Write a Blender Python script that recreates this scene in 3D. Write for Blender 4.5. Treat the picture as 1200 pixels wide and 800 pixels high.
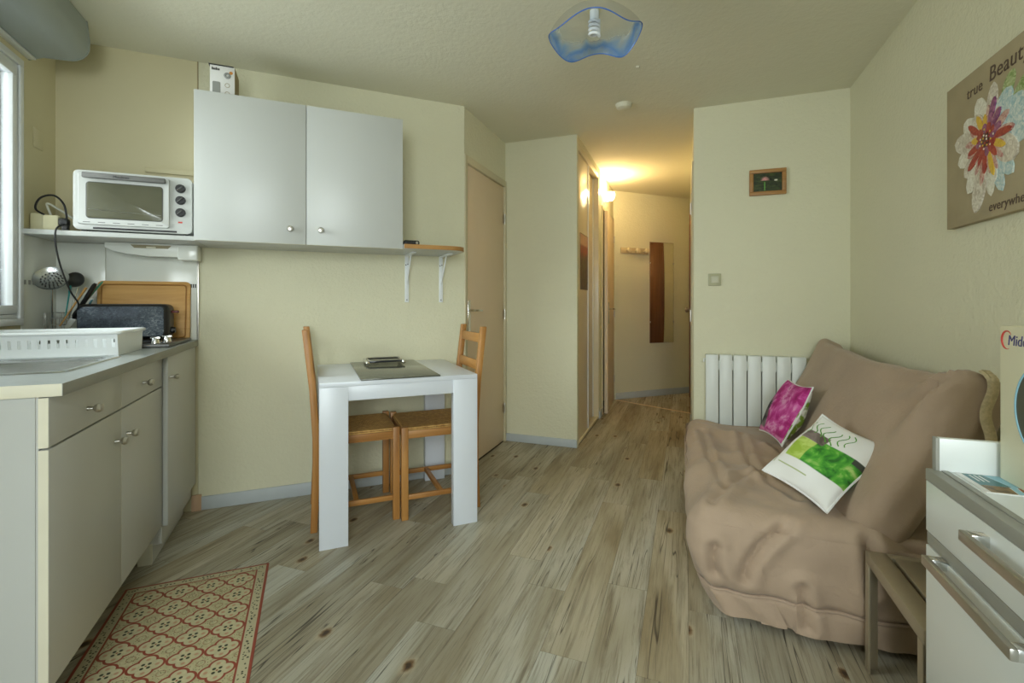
import bpy, bmesh, math, random
from mathutils import Vector, Matrix, noise
random.seed(7)
for o in list(bpy.data.objects): bpy.data.objects.remove(o)
sc = bpy.context.scene
COL = sc.collection
PI = math.pi
# ------------------------------------------------------------------ camera
FPX, HC, HOR = 556.0, 1.12, 355.0          # focal length in pixels, eye height, horizon row (image 1200x800)
cam_d = bpy.data.cameras.new('camera'); cam = bpy.data.objects.new('camera', cam_d); COL.objects.link(cam)
cam.location = (0, 0, HC); cam.rotation_euler = (PI/2, 0, 0)
cam_d.sensor_width = 36; cam_d.lens = 36*FPX/1200
cam_d.shift_y = -(400-HOR)/1200
cam_d.clip_start = .02
sc.camera = cam
# ------------------------------------------------------------------ world, light, exposure
wd = bpy.data.worlds.new('sky'); sc.world = wd; wd.use_nodes = True
bg = wd.node_tree.nodes['Background']
bg.inputs[0].default_value = (.90, .96, 1, 1); bg.inputs[1].default_value = 2.1
def area(name, loc, rot, sx, sy, power, col):
    l = bpy.data.lights.new(name, 'AREA'); l.shape = 'RECTANGLE'; l.size = sx; l.size_y = sy; l.energy = power; l.color = col
    o = bpy.data.objects.new(name, l); COL.objects.link(o); o.location = loc; o.rotation_euler = rot
    return o
FA = (-1.172, 2.79, math.radians(22.75))     # kitchen wall frame: x along the wall, y into it
FB = (2.0523, 2.878, math.radians(-20.1))    # sofa corner frame: x into the right wall, y into the radiator wall
FW = (0, 0, 0)
def W(fr, x, y, z=0):
    c, s = math.cos(fr[2]), math.sin(fr[2])
    return Vector((fr[0]+x*c-y*s, fr[1]+x*s+y*c, z))
# daylight: balcony door behind the camera, window over the sink
area('balcony_door_offscreen', (-.12, -1.78, 1.75), (PI/2-math.radians(32), 0, 0), 1.5, 1.7, 92, (.94, .99, 1))
area('window_sink_offscreen', W(FA, -1.66, -.98, 1.75), (PI/2-math.radians(20), 0, FA[2]-PI/2), 1.1, 1.05, 26, (.94, .99, 1))
sc.view_settings.view_transform = 'Standard'; sc.view_settings.look = 'None'
sc.view_settings.gamma = 1; sc.view_settings.use_curve_mapping = False
sc.view_settings.exposure = 0.4
# ------------------------------------------------------------------ helpers: pixels to positions
def hit(fr, px, axis, const):
    k = (px-600)/FPX; ox, oy, a = fr; c, s = math.cos(a), math.sin(a)
    if axis == 'x': return (k*(oy+const*c)-ox+const*s)/(c-k*s)
    return (ox+const*c-k*(oy+const*s))/(s+k*c)
def zat(fr, x, y, py): return HC-(py-HOR)*W(fr, x, y).y/FPX
# ------------------------------------------------------------------ helpers: nodes
class NT:
    def __init__(s, name):
        s.m = bpy.data.materials.new(name); s.m.use_nodes = True; s.t = s.m.node_tree; s.b = s.t.nodes['Principled BSDF']
    def n(s, ty, **kw):
        x = s.t.nodes.new(ty)
        for k, v in kw.items(): setattr(x, k, v)
        return x
    def put(s, sock, v):
        if isinstance(v, bpy.types.NodeSocket): s.t.links.new(v, sock)
        elif isinstance(v, (tuple, list)) and len(v) == 3 and sock.type == 'RGBA': sock.default_value = (*v, 1)
        else: sock.default_value = v
    def m2(s, op, a, b=0, c=0):
        x = s.n('ShaderNodeMath', operation=op); s.put(x.inputs[0], a); s.put(x.inputs[1], b); s.put(x.inputs[2], c); return x.outputs[0]
    def coord(s, kind='Object'): return s.n('ShaderNodeTexCoord').outputs[kind]
    def sep(s, v): x = s.n('ShaderNodeSeparateXYZ'); s.put(x.inputs[0], v); return x.outputs
    def comb(s, a, b, c=0):
        x = s.n('ShaderNodeCombineXYZ'); s.put(x.inputs[0], a); s.put(x.inputs[1], b); s.put(x.inputs[2], c); return x.outputs[0]
    def mapp(s, v, scale=(1, 1, 1), loc=(0, 0, 0), rot=(0, 0, 0)):
        x = s.n('ShaderNodeMapping'); s.put(x.inputs[0], v); x.inputs['Location'].default_value = loc
        x.inputs['Rotation'].default_value = rot; x.inputs['Scale'].default_value = scale; return x.outputs[0]
    def noise(s, v, scale=5, detail=3, rough=.5, dist=0):
        x = s.n('ShaderNodeTexNoise'); s.put(x.inputs['Vector'], v); x.inputs['Scale'].default_value = scale
        x.inputs['Detail'].default_value = detail; x.inputs['Roughness'].default_value = rough; x.inputs['Distortion'].default_value = dist
        return x.outputs[0]
    def voro(s, v, scale=5, feature='F1'):
        x = s.n('ShaderNodeTexVoronoi', feature=feature); s.put(x.inputs['Vector'], v); x.inputs['Scale'].default_value = scale; return x.outputs
    def ramp(s, f, stops, interp='LINEAR'):
        x = s.n('ShaderNodeValToRGB'); s.put(x.inputs[0], f); r = x.color_ramp; r.interpolation = interp
        while len(r.elements) < len(stops): r.elements.new(.5)
        for e, (p, c) in zip(r.elements, stops): e.position = p; e.color = (*c, 1) if len(c) == 3 else c
        return x.outputs[0]
    def mix(s, f, a, b, mode='MIX'):
        x = s.n('ShaderNodeMix', data_type='RGBA', blend_type=mode); s.put(x.inputs[0], f); s.put(x.inputs[6], a); s.put(x.inputs[7], b); return x.outputs[2]
    def step(s, v, e, w):   # 1 where v < e
        x = s.n('ShaderNodeMapRange'); s.put(x.inputs[0], v); x.inputs[1].default_value = e-w; x.inputs[2].default_value = e+w
        x.inputs[3].default_value = 1; x.inputs[4].default_value = 0; return x.outputs[0]
    def bump(s, h, strength=.2, dist=.01):
        x = s.n('ShaderNodeBump'); s.put(x.inputs['Height'], h); x.inputs['Strength'].default_value = strength; x.inputs['Distance'].default_value = dist
        s.t.links.new(x.outputs[0], s.b.inputs['Normal'])
    def col(s, c): s.put(s.b.inputs['Base Color'], c)
    def set(s, **kw):
        for k, v in kw.items(): s.put(s.b.inputs[k], v)
        return s.m
def plain(name, c, rough=.5, metal=0, var=.06, scale=6, bump=0, bscale=80, spec=.5):
    n = NT(name); co = n.coord()
    f = n.noise(co, scale, 3)
    n.col(n.ramp(f, [(.25, tuple(x*(1-var) for x in c)), (.75, tuple(min(1, x*(1+var)) for x in c))]))
    if bump: n.bump(n.noise(co, bscale, 2), bump, .004)
    n.set(Roughness=rough, Metallic=metal); n.b.inputs['Specular IOR Level'].default_value = spec
    return n.m
def plaster(name, c, strength=.45):
    n = NT(name); co = n.coord('Object')
    f = n.noise(co, 1.3, 3)
    n.col(n.ramp(f, [(.3, tuple(x*.965 for x in c)), (.7, c)]))
    h = n.m2('ADD', n.noise(co, 55, 2, .6), n.m2('MULTIPLY', n.noise(co, 17, 2), .8))
    n.bump(h, strength, .006); n.set(Roughness=.85); n.b.inputs['Specular IOR Level'].default_value = .25
    return n.m
def woodmat(name, c1, c2, axis=0, scale=30, rough=.45):
    n = NT(name); co = n.coord(); sc3 = [1, 1, 1]; sc3 = [scale]*3; sc3[axis] = scale*.07
    f = n.noise(n.mapp(co, tuple(sc3)), 1, 4, .6, .6)
    n.col(n.ramp(f, [(.3, c1), (.7, c2)])); n.set(Roughness=rough); n.bump(f, .08, .003); return n.m
M = {}
M['wall'] = plaster('cream plaster', (.74, .715, .525), .6)
M['ceil'] = plaster('ceiling plaster', (.76, .74, .585), .3)
M['smoothwall'] = plain('smooth cream wall paint', (.66, .60, .385), .7, var=.04, scale=1.5)
M['white'] = plain('white laminate', (.54, .555, .53), .35, var=.015, scale=2)
M['white2'] = plain('bright white lacquer', (.80, .84, .82), .3, var=.015, scale=2)
M['cab'] = plain('pale grey laminate', (.56, .565, .53), .38, var=.03, scale=1.6)
M['cream_edge'] = plain('cream edging', (.76, .73, .58), .5)
M['whitepvc'] = plain('white pvc', (.82, .85, .86), .3, var=.02)
M['shutter'] = plain('grey shutter box', (.34, .38, .355), .45, var=.03, scale=3)
M['base'] = plain('grey skirting', (.50, .54, .55), .5, var=.05)
M['tabwhite'] = plain('white table laminate', (.72, .76, .82), .3, var=.01)
M['doorbeige'] = plain('beige door paint', (.76, .60, .41), .45, var=.03, scale=2)
M['doorframe'] = plain('cream door frame', (.62, .56, .38), .5, var=.03)
M['closet'] = plain('cream sliding door', (.72, .62, .41), .3, var=.02)
M['brown'] = woodmat('brown door wood', (.16, .065, .03), (.28, .12, .055), 2, 20, .4)
M['pine'] = woodmat('honey wood', (.32, .135, .03), (.54, .265, .072), 2, 26, .42)
M['pinex'] = woodmat('honey wood rails', (.32, .135, .03), (.54, .265, .072), 0, 26, .42)
M['piney'] = woodmat('honey wood slats', (.32, .135, .03), (.54, .265, .072), 1, 26, .42)
M['edgewood'] = woodmat('shelf edge wood', (.32, .15, .04), (.46, .24, .07), 0, 30)
M['board'] = woodmat('bamboo board', (.55, .28, .07), (.75, .44, .14), 0, 22, .5)
M['chrome'] = plain('chrome', (.75, .75, .74), .18, 1, .02)
M['nickel'] = plain('brushed nickel', (.55, .53, .48), .32, 1, .05)
M['steel'] = plain('stainless steel', (.66, .69, .70), .25, 1, .05, 25)
M['black'] = plain('black plastic', (.012, .012, .012), .4)
M['glossblack'] = plain('dark glossy enamel', (.03, .035, .045), .12, 0, .3, 9)
M['darkgrey'] = plain('dark grey metal', (.09, .09, .085), .35, .3)
M['greytrim'] = plain('grey laminate trim', (.33, .33, .29), .5, var=.04)
M['taupemetal'] = plain('taupe painted metal', (.36, .30, .205), .35, .3, .04, 3)
M['worktop'] = plain('grey worktop laminate', (.50, .545, .55), .3, var=.06, scale=40)
M['wtedge'] = plain('worktop grey edging', (.30, .30, .255), .45)
M['tile'] = plain('white splashback', (.80, .82, .75), .18, var=.02)
M['plug'] = plain('ivory plastic', (.72, .68, .44), .45)
M['drainer'] = plain('white plastic', (.88, .92, .93), .35, var=.02)
M['rawwood'] = woodmat('raw wood', (.50, .32, .19), (.62, .42, .27), 2, 30, .7)
M['boxcream'] = plain('cream carton', (.76, .74, .54), .6, var=.03, scale=2)
M['red'] = plain('red print', (.55, .06, .04), .5)
M['navy'] = plain('navy print', (.05, .05, .18), .5)
M['teal'] = plain('teal plastic', (.05, .42, .42), .4)
M['lightblue'] = plain('light blue print', (.28, .52, .62), .4)
M['darkteal'] = plain('dark teal print', (.03, .16, .17), .35)
M['paper'] = plain('white paper', (.80, .80, .78), .6, var=.02)
M['orange'] = plain('orange print', (.62, .25, .04), .5)
M['greycup'] = plain('grey print', (.30, .31, .29), .6)
M['switch'] = plain('olive switch plastic', (.44, .43, .27), .45)
M['radiator'] = plain('white radiator enamel', (.72, .75, .70), .35, var=.015)
M['kraft'] = plain('kraft carton', (.36, .29, .16), .8)
M['green'] = plain('green print', (.10, .30, .04), .6, var=.3, scale=60)
def glassmat(name, tint, gl=.12):
    n = NT(name); t = n.t; out = t.nodes['Material Output']
    tr = n.n('ShaderNodeBsdfTransparent'); tr.inputs[0].default_value = (*tint, 1)
    g = n.n('ShaderNodeBsdfGlossy'); g.inputs['Roughness'].default_value = .03
    f = n.n('ShaderNodeFresnel'); f.inputs[0].default_value = 1.45
    nz = n.noise(n.coord(), 4, 2)
    mx = n.n('ShaderNodeMixShader'); n.put(mx.inputs[0], n.m2('MULTIPLY', f.outputs[0], n.m2('ADD', .85, n.m2('MULTIPLY', nz, .2))))
    t.links.new(tr.outputs[0], mx.inputs[1]); t.links.new(g.outputs[0], mx.inputs[2]); t.links.new(mx.outputs[0], out.inputs[0]); return n.m
M['glass'] = glassmat('window glass', (.97, .99, .98))
M['ovenglass'] = plain('smoked oven glass', (.115, .115, .075), .12, 0, .15, 5)
def mirrormat():
    n = NT('mirror glass'); n.col(n.ramp(n.noise(n.coord(), 3, 2), [(.3, (.80, .80, .76)), (.7, (.84, .84, .80))])); return n.set(Metallic=1.0, Roughness=.02)
M['mirror'] = mirrormat()
def floormat():
    n = NT('weathered oak vinyl'); co = n.coord()
    oi = n.n('ShaderNodeObjectInfo').outputs['Random']
    off = n.comb(n.m2('MULTIPLY', oi, 37), n.m2('MULTIPLY', oi, 53), n.m2('MULTIPLY', oi, 11))
    va = n.n('ShaderNodeVectorMath', operation='ADD'); n.put(va.inputs[0], co); n.put(va.inputs[1], off); v = va.outputs[0]
    warp = n.noise(v, 3, 2)
    g = n.noise(n.mapp(v, (26, 1.7, 1)), 1, 6, .7, 1.0)
    big = n.noise(n.mapp(v, (6, .9, 1)), 1, 3, .5, .5)
    fine = n.noise(n.mapp(v, (105, 3.2, 1)), 1, 4, .7, .5)
    base = n.ramp(big, [(.28, (.33, .285, .20)), (.46, (.48, .445, .355)), (.62, (.61, .595, .525)), (.8, (.55, .58, .55))])
    tint = n.ramp(oi, [(0, (.86, .80, .68)), (.35, (.80, .79, .735)), (.6, (.88, .90, .89)), (.8, (.77, .73, .64)), (1, (.88, .84, .74))])
    base = n.mix(1, base, tint, 'MULTIPLY')
    base = n.mix(n.ramp(g, [(.34, (.5,)*3), (.50, (0,)*3)]), base, (.19, .155, .10))
    base = n.mix(n.ramp(fine, [(.33, (.7,)*3), (.48, (0,)*3)]), base, (.17, .14, .095))
    base = n.mix(n.ramp(g, [(.60, (0,)*3), (.76, (.25,)*3)]), base, (.56, .55, .50))
    # knots
    vo = n.voro(n.mapp(v, (5.0, 3.0, 1)), 1); vo[0].node.voronoi_dimensions = '2D'
    x = n.m2('ADD', vo[0], n.m2('MULTIPLY', n.m2('SUBTRACT', n.noise(v, 60, 2), .5), .06))
    pick = n.step(n.sep(vo[1])[0], .34, .01)
    halo = n.m2('MULTIPLY', n.step(x, .12, .03), pick)
    base = n.mix(n.m2('MULTIPLY', halo, .55), base, (.50, .42, .29))
    kn = n.m2('MULTIPLY', n.step(x, .075, .02), pick)
    base = n.mix(kn, base, (.20, .12, .055))
    kd = n.m2('MULTIPLY', n.step(x, .04, .015), pick)
    base = n.mix(n.m2('MULTIPLY', kd, .8), base, (.02, .012, .01))
    # long cracks
    cr = n.noise(n.mapp(v, (28, .75, 1), loc=(3, 1, 0)), 1, 2, .5, .6)
    cm = n.m2('MULTIPLY', n.step(n.m2('ABSOLUTE', n.m2('SUBTRACT', cr, .5)), .007, .005), n.step(n.noise(n.mapp(v, (5, 1.2, 1)), 1, 2), .49, .03))
    base = n.mix(n.m2('MULTIPLY', cm, .85), base, (.035, .025, .018))
    n.col(base); n.bump(n.m2('ADD', g, fine), .12, .003)
    n.set(Roughness=n.ramp(g, [(.3, (.55,)*3), (.7, (.42,)*3)])); n.b.inputs['Specular IOR Level'].default_value = .45
    return n.m
M['floor'] = floormat()
M['subfloor'] = plain('dark joint filler', (.07, .055, .04), .8)
def rugmat(wid, ln):
    n = NT('patterned vinyl rug'); co = n.coord(); x, y, z = n.sep(co)       # x 0..wid, y -ln..0
    p = .1025; bd = .045
    def cell(v): return n.m2('MULTIPLY', n.m2('SUBTRACT', n.m2('FRACT', n.m2('DIVIDE', v, p)), .5), p)
    cx = n.m2('ABSOLUTE', cell(n.m2('SUBTRACT', x, bd))); cy = n.m2('ABSOLUTE', cell(n.m2('ADD', y, bd)))
    def dist(a, b, ax, ay): 
        dx = n.m2('SUBTRACT', a, ax); dy = n.m2('SUBTRACT', b, ay)
        return n.m2('SQRT', n.m2('ADD', n.m2('MULTIPLY', dx, dx), n.m2('MULTIPLY', dy, dy)))
    d = n.m2('MINIMUM', dist(cx, cy, .0235, 0), dist(cx, cy, 0, .0235))
    d = n.m2('SUBTRACT', d, .0245)
    cream = n.ramp(n.noise(co, 60, 2), [(.3, (.52, .47, .27)), (.7, (.66, .60, .37))])
    inner = n.ramp(n.noise(co, 90, 2), [(.3, (.60, .55, .34)), (.7, (.70, .64, .42))])
    c = n.mix(n.step(d, 0, .0008), cream, inner)
    red = (.33, .065, .035)
    # dots between the medallions
    e = n.m2('SUBTRACT', n.m2('MULTIPLY', p, .5), cx); g = n.m2('SUBTRACT', n.m2('MULTIPLY', p, .5), cy)
    rr = dist(e, g, 0, 0)
    c = n.mix(n.m2('MULTIPLY', n.step(n.m2('ABSOLUTE', n.m2('SUBTRACT', rr, .012)), .0016, .0006), .6), c, (.33, .15, .08))
    vd = n.voro(co, 150)
    out = n.m2('SUBTRACT', 1, n.step(d, .006, .001))
    c = n.mix(n.m2('MULTIPLY', n.m2('MULTIPLY', n.step(vd[0], .24, .05), out), .85), c, (.07, .07, .035))
    # inner cross of dark leaves and pink tips
    lf = dist(cx, cy, .0085, .0085)
    c = n.mix(n.step(lf, .0052, .0008), c, (.04, .045, .02))
    tp = n.m2('MINIMUM', dist(cx, cy, .030, 0), dist(cx, cy, 0, .030))
    c = n.mix(n.m2('MULTIPLY', n.step(tp, .006, .002), .65), c, (.55, .22, .13))
    c = n.mix(n.step(n.m2('ABSOLUTE', d), .0036, .0007), c, red)
    # border
    ex = n.m2('MINIMUM', x, n.m2('SUBTRACT', wid, x)); ey = n.m2('MINIMUM', n.m2('MULTIPLY', y, -1), n.m2('ADD', y, ln))
    ed = n.m2('MINIMUM', ex, ey)
    bord = n.mix(n.m2('MULTIPLY', n.step(n.voro(co, 95)[0], .33, .04), n.step(n.m2('ABSOLUTE', n.m2('SUBTRACT', ed, .024)), .011, .001)), (.60, .55, .36), (.05, .055, .03))
    c = n.mix(n.step(ed, .045, .0006), c, bord)
    c = n.mix(n.step(n.m2('ABSOLUTE', n.m2('SUBTRACT', ed, .043)), .003, .0006), c, red)
    c = n.mix(n.step(ed, .009, .0006), c, (.36, .075, .045))
    n.col(c); n.bump(n.noise(co, 300, 2), .1, .002); n.set(Roughness=.6); return n.m
def rushmat():
    n = NT('woven rush'); co = n.coord(); x, y, z = n.sep(co)
    ax, ay = n.m2('ABSOLUTE', x), n.m2('ABSOLUTE', y)
    side = n.step(n.m2('SUBTRACT', ax, ay), 0, .002)          # 1 where |x| < |y|
    st = lambda v: n.m2('SINE', n.m2('MULTIPLY', v, 900))
    s = n.m2('ADD', n.m2('MULTIPLY', st(ay), side), n.m2('MULTIPLY', st(ax), n.m2('SUBTRACT', 1, side)))
    f = n.m2('ADD', n.m2('MULTIPLY', s, .25), n.noise(n.mapp(co, (60, 60, 10)), 1, 4))
    c = n.ramp(f, [(.2, (.24, .11, .025)), (.5, (.50, .265, .065)), (.85, (.68, .43, .15))])
    sp = n.step(n.noise(co, 190, 1), .33, .02)
    n.col(n.mix(n.m2('MULTIPLY', sp, .5), c, (.72, .52, .24))); n.bump(f, .5, .004); n.set(Roughness=.6); return n.m
M['rush'] = rushmat()
def fabric(name, c, var=.1):
    n = NT(name); co = n.coord(); f = n.noise(co, 4, 3); w = n.noise(co, 420, 1)
    n.col(n.ramp(f, [(.3, tuple(x*(1-var) for x in c)), (.7, tuple(x*(1+var*.6) for x in c))]))
    h = n.m2('ADD', n.m2('MULTIPLY', w, .25), n.noise(n.mapp(co, (1, 1, 1)), 26, 3, .5, 1.5)); n.bump(h, .22, .01)
    n.set(Roughness=.75); n.b.inputs['Sheen Weight'].default_value = .15; n.b.inputs['Specular IOR Level'].default_value = .25; return n.m
M['sofa'] = fabric('taupe microfibre cover', (.42, .31, .22))
M['piping'] = fabric('taupe piping', (.42, .31, .225))
M['zip'] = plain('cream zip tape', (.52, .42, .25), .6, var=.2, scale=120)
# ------------------------------------------------------------------ helpers: meshes
class MB:
    def __init__(s): s.bm = bmesh.new()
    def _merge(s, b, mat=None):
        if mat is not None: bmesh.ops.transform(b, matrix=mat, verts=b.verts)
        me = bpy.data.meshes.new('t'); b.to_mesh(me); b.free(); s.bm.from_mesh(me); bpy.data.meshes.remove(me); return s
    def box(s, lo, hi, bev=0, seg=2, mat=None):
        b = bmesh.new(); bmesh.ops.create_cube(b, size=1)
        for v in b.verts: v.co = Vector([(lo[i]+hi[i])/2+v.co[i]*(hi[i]-lo[i]) for i in range(3)])
        if bev: bmesh.ops.bevel(b, geom=list(b.edges), offset=bev, segments=seg, profile=.5, affect='EDGES')
        return s._merge(b, mat)
    def prism(s, poly, a0, a1, axis='z', bev=0, mat=None):
        b = bmesh.new()
        def P(u, v, w): return {'z': (u, v, w), 'y': (u, w, v), 'x': (w, u, v)}[axis]
        A = [b.verts.new(P(u, v, a0)) for u, v in poly]; B_ = [b.verts.new(P(u, v, a1)) for u, v in poly]
        n = len(poly); b.faces.new(A); b.faces.new(B_)
        for i in range(n): b.faces.new((A[i], A[(i+1) % n], B_[(i+1) % n], B_[i]))
        bmesh.ops.recalc_face_normals(b, faces=b.faces)
        if bev: bmesh.ops.bevel(b, geom=list(b.edges), offset=bev, segments=2, profile=.5, affect='EDGES')
        return s._merge(b, mat)
    def tube(s, pts, r, n=8, closed=False, flat=1.0):
        pts = [Vector(p) for p in pts]; b = bmesh.new(); rings = []; N = len(pts)
        t0 = (pts[1]-pts[0]).normalized(); up = Vector((0, 0, 1)) if abs(t0.z) < .9 else Vector((1, 0, 0))
        u = t0.cross(up).normalized()
        for i, p in enumerate(pts):
            if closed: t = (pts[(i+1) % N]-pts[i-1]).normalized()
            else: t = (pts[min(i+1, N-1)]-pts[max(i-1, 0)]).normalized()
            u = (u-t*u.dot(t)).normalized(); w = t.cross(u); rr = r[i] if isinstance(r, (list, tuple)) else r
            rings.append([b.verts.new(p+(u*math.cos(2*PI*k/n)+w*math.sin(2*PI*k/n)*flat)*rr) for k in range(n)])
        for i in range(N if closed else N-1):
            a, c = rings[i], rings[(i+1) % N]
            for k in range(n): b.faces.new((a[k], a[(k+1) % n], c[(k+1) % n], c[k]))
        if not closed: b.faces.new(rings[0]); b.faces.new(rings[-1])
        bmesh.ops.recalc_face_normals(b, faces=b.faces); return s._merge(b)
    def lathe(s, prof, c=(0, 0, 0), n=16, mat=None):     # prof: (radius, z)
        b = bmesh.new(); rings = []
        for r, z in prof:
            rings.append([b.verts.new((r*math.cos(2*PI*k/n), r*math.sin(2*PI*k/n), z)) for k in range(n)] if r > 1e-6 else [b.verts.new((0, 0, z))])
        for a, d in zip(rings, rings[1:]):
            for k in range(n):
                q = [a[k % len(a)], a[(k+1) % len(a)], d[(k+1) % len(d)], d[k % len(d)]]
                f = []; [f.append(v) for v in q if v not in f]
                if len(f) > 2: b.faces.new(f)
        bmesh.ops.recalc_face_normals(b, faces=b.faces)
        m = Matrix.Translation(c) @ (mat if mat is not None else Matrix())
        return s._merge(b, m)
    def quadgrid(s, fn, nu, nv):
        b = bmesh.new(); g = [[b.verts.new(fn(i/nu, j/nv)) for j in range(nv+1)] for i in range(nu+1)]
        for i in range(nu):
            for j in range(nv): b.faces.new((g[i][j], g[i+1][j], g[i+1][j+1], g[i][j+1]))
        return s._merge(b)
    def rbox(s, lo, hi, r, n, disp=None):
        """rounded box on a fine grid, with a displacement function"""
        b = bmesh.new(); V = {}; lo = Vector(lo); hi = Vector(hi)
        def vert(i, j, k):
            if (i, j, k) not in V:
                p = Vector([lo[a]+(hi[a]-lo[a])*q/n[a] for a, q in enumerate((i, j, k))])
                c = Vector([min(max(p[a], lo[a]+r), hi[a]-r) for a in range(3)]); d = p-c
                nr = d.normalized() if d.length > 1e-9 else Vector((0, 0, 1))
                if d.length > 1e-9: p = c+nr*r
                if disp: p = p+disp(p, nr)
                V[i, j, k] = b.verts.new(p)
            return V[i, j, k]
        nx, ny, nz = n
        for k in (0, nz):
            for i in range(nx):
                for j in range(ny): b.faces.new((vert(i, j, k), vert(i+1, j, k), vert(i+1, j+1, k), vert(i, j+1, k)))
        for j in (0, ny):
            for i in range(nx):
                for k in range(nz): b.faces.new((vert(i, j, k), vert(i+1, j, k), vert(i+1, j, k+1), vert(i, j, k+1)))
        for i in (0, nx):
            for j in range(ny):
                for k in range(nz): b.faces.new((vert(i, j, k), vert(i, j+1, k), vert(i, j+1, k+1), vert(i, j, k+1)))
        bmesh.ops.recalc_face_normals(b, faces=b.faces); return s._merge(b)
    def text(s, body, size, mat, ext=.0004, shear=0, spacing=1.0):
        cu = bpy.data.curves.new('t', 'FONT'); cu.body = body; cu.size = size; cu.extrude = ext; cu.shear = shear; cu.space_character = spacing
        o = bpy.data.objects.new('t', cu); COL.objects.link(o); bpy.context.view_layer.update()
        me = bpy.data.meshes.new_from_object(o.evaluated_get(bpy.context.evaluated_depsgraph_get()))
        bpy.data.objects.remove(o); bpy.data.curves.remove(cu)
        me.transform(mat); s.bm.from_mesh(me); bpy.data.meshes.remove(me); return s
    def mesh(s, name, shift=(0, 0, 0), smooth=True):
        bmesh.ops.translate(s.bm, vec=-Vector(shift), verts=s.bm.verts)
        me = bpy.data.meshes.new(name); s.bm.to_mesh(me); s.bm.free()
        if smooth:
            me.polygons.foreach_set('use_smooth', [True]*len(me.polygons)); me.set_sharp_from_angle(angle=math.radians(38))
        return me
def props(o, label=None, cat=None, group=None, kind=None):
    for k, v in (('label', label), ('category', cat), ('group', group), ('kind', kind)):
        if v: o[k] = v
    return o
class Thing:
    def __init__(s, name, label, cat, fr, org, rot=0, group=None, kind=None):
        s.o = bpy.data.objects.new(name, None); COL.objects.link(s.o); s.fr = fr; s.org = org
        s.o.empty_display_size = .05
        s.o.location = W(fr, *org); s.o.rotation_euler.z = fr[2]+rot
        props(s.o, label, cat, group, kind)
    def part(s, name, mb, mat, parent=None, label=None, local=False):
        me = mb.mesh(name, (0, 0, 0) if local else s.org); me.materials.append(M[mat] if isinstance(mat, str) else mat)
        o = bpy.data.objects.new(name, me); COL.objects.link(o); o.parent = parent or s.o
        if label: o['label'] = label
        return o
def solo(name, mb, mat, fr, org, label=None, cat=None, group=None, kind=None):
    me = mb.mesh(name, org); me.materials.append(M[mat] if isinstance(mat, str) else mat)
    o = bpy.data.objects.new(name, me); COL.objects.link(o); o.location = W(fr, *org); o.rotation_euler.z = fr[2]
    return props(o, label, cat, group, kind)
def sub(parent, name, mb, mat, shift=(0, 0, 0), label=None):   # child of a mesh object whose own origin is shift
    me = mb.mesh(name, shift); me.materials.append(M[mat] if isinstance(mat, str) else mat)
    o = bpy.data.objects.new(name, me); COL.objects.link(o); o.parent = parent
    if label: o['label'] = label
    return o
def dup(root, loc, rz, label=None):
    r = root.copy(); COL.objects.link(r); r.location = loc; r.rotation_euler.z = rz
    if label: r['label'] = label
    for ch in list(root.children):
        c = ch.copy(); COL.objects.link(c); c.parent = r
        for g in ch.children: d = g.copy(); COL.objects.link(d); d.parent = c
    return r
def wallbox(axis, a0, a1, b0, b1, z0, z1, holes=()):
    """wall along axis from a0 to a1, thickness b0..b1, rectangular holes (a0,a1,z0,z1)"""
    mb = MB(); xs = sorted({a0, a1, *[h[0] for h in holes], *[h[1] for h in holes]}); zs = sorted({z0, z1, *[h[2] for h in holes], *[h[3] for h in holes]})
    for xa, xb in zip(xs, xs[1:]):
        for za, zb in zip(zs, zs[1:]):
            if any(h[0]-1e-6 <= xa and xb <= h[1]+1e-6 and h[2]-1e-6 <= za and zb <= h[3]+1e-6 for h in holes): continue
            mb.box((xa, b0, za) if axis == 'x' else (b0, xa, za), (xb, b1, zb) if axis == 'x' else (b1, xb, zb))
    bmesh.ops.remove_doubles(mb.bm, verts=mb.bm.verts, dist=1e-5)
    return mb
# ================================================================== SETTING
CZ = 2.425                                   # ceiling height
LX = -1.1686                                 # left wall in frame A
TE = .928                                    # end of kitchen wall in frame A
CLX, DLX, HRX = -1.727, -2.321, -.887        # frame B: closet side, door wall, hall right wall
CFY = .2134                                  # closet face
DK = -.563                                   # door wall start
HBY = 2.165                                  # hall back wall at x = CLX
aAB = FA[2]-FB[2]
hb = lambda x: HBY+(x-CLX)*math.tan(aAB)
YB = -.92                                    # wall behind the camera (world y)
tl = (W(FA, LX, 0).y-YB)/math.cos(FA[2])
tr = (FB[1]-YB)/math.cos(FB[2])
PL, PR = W(FA, LX, -tl), W(FB, 0, -tr)
fp = [W(FA, LX, 0), W(FA, TE, 0), W(FB, DLX, CFY), W(FB, CLX, CFY), W(FB, CLX, HBY), W(FB, HRX, hb(HRX)), W(FB, HRX, 0), W(FB, 0, 0), PR, PL]
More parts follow.
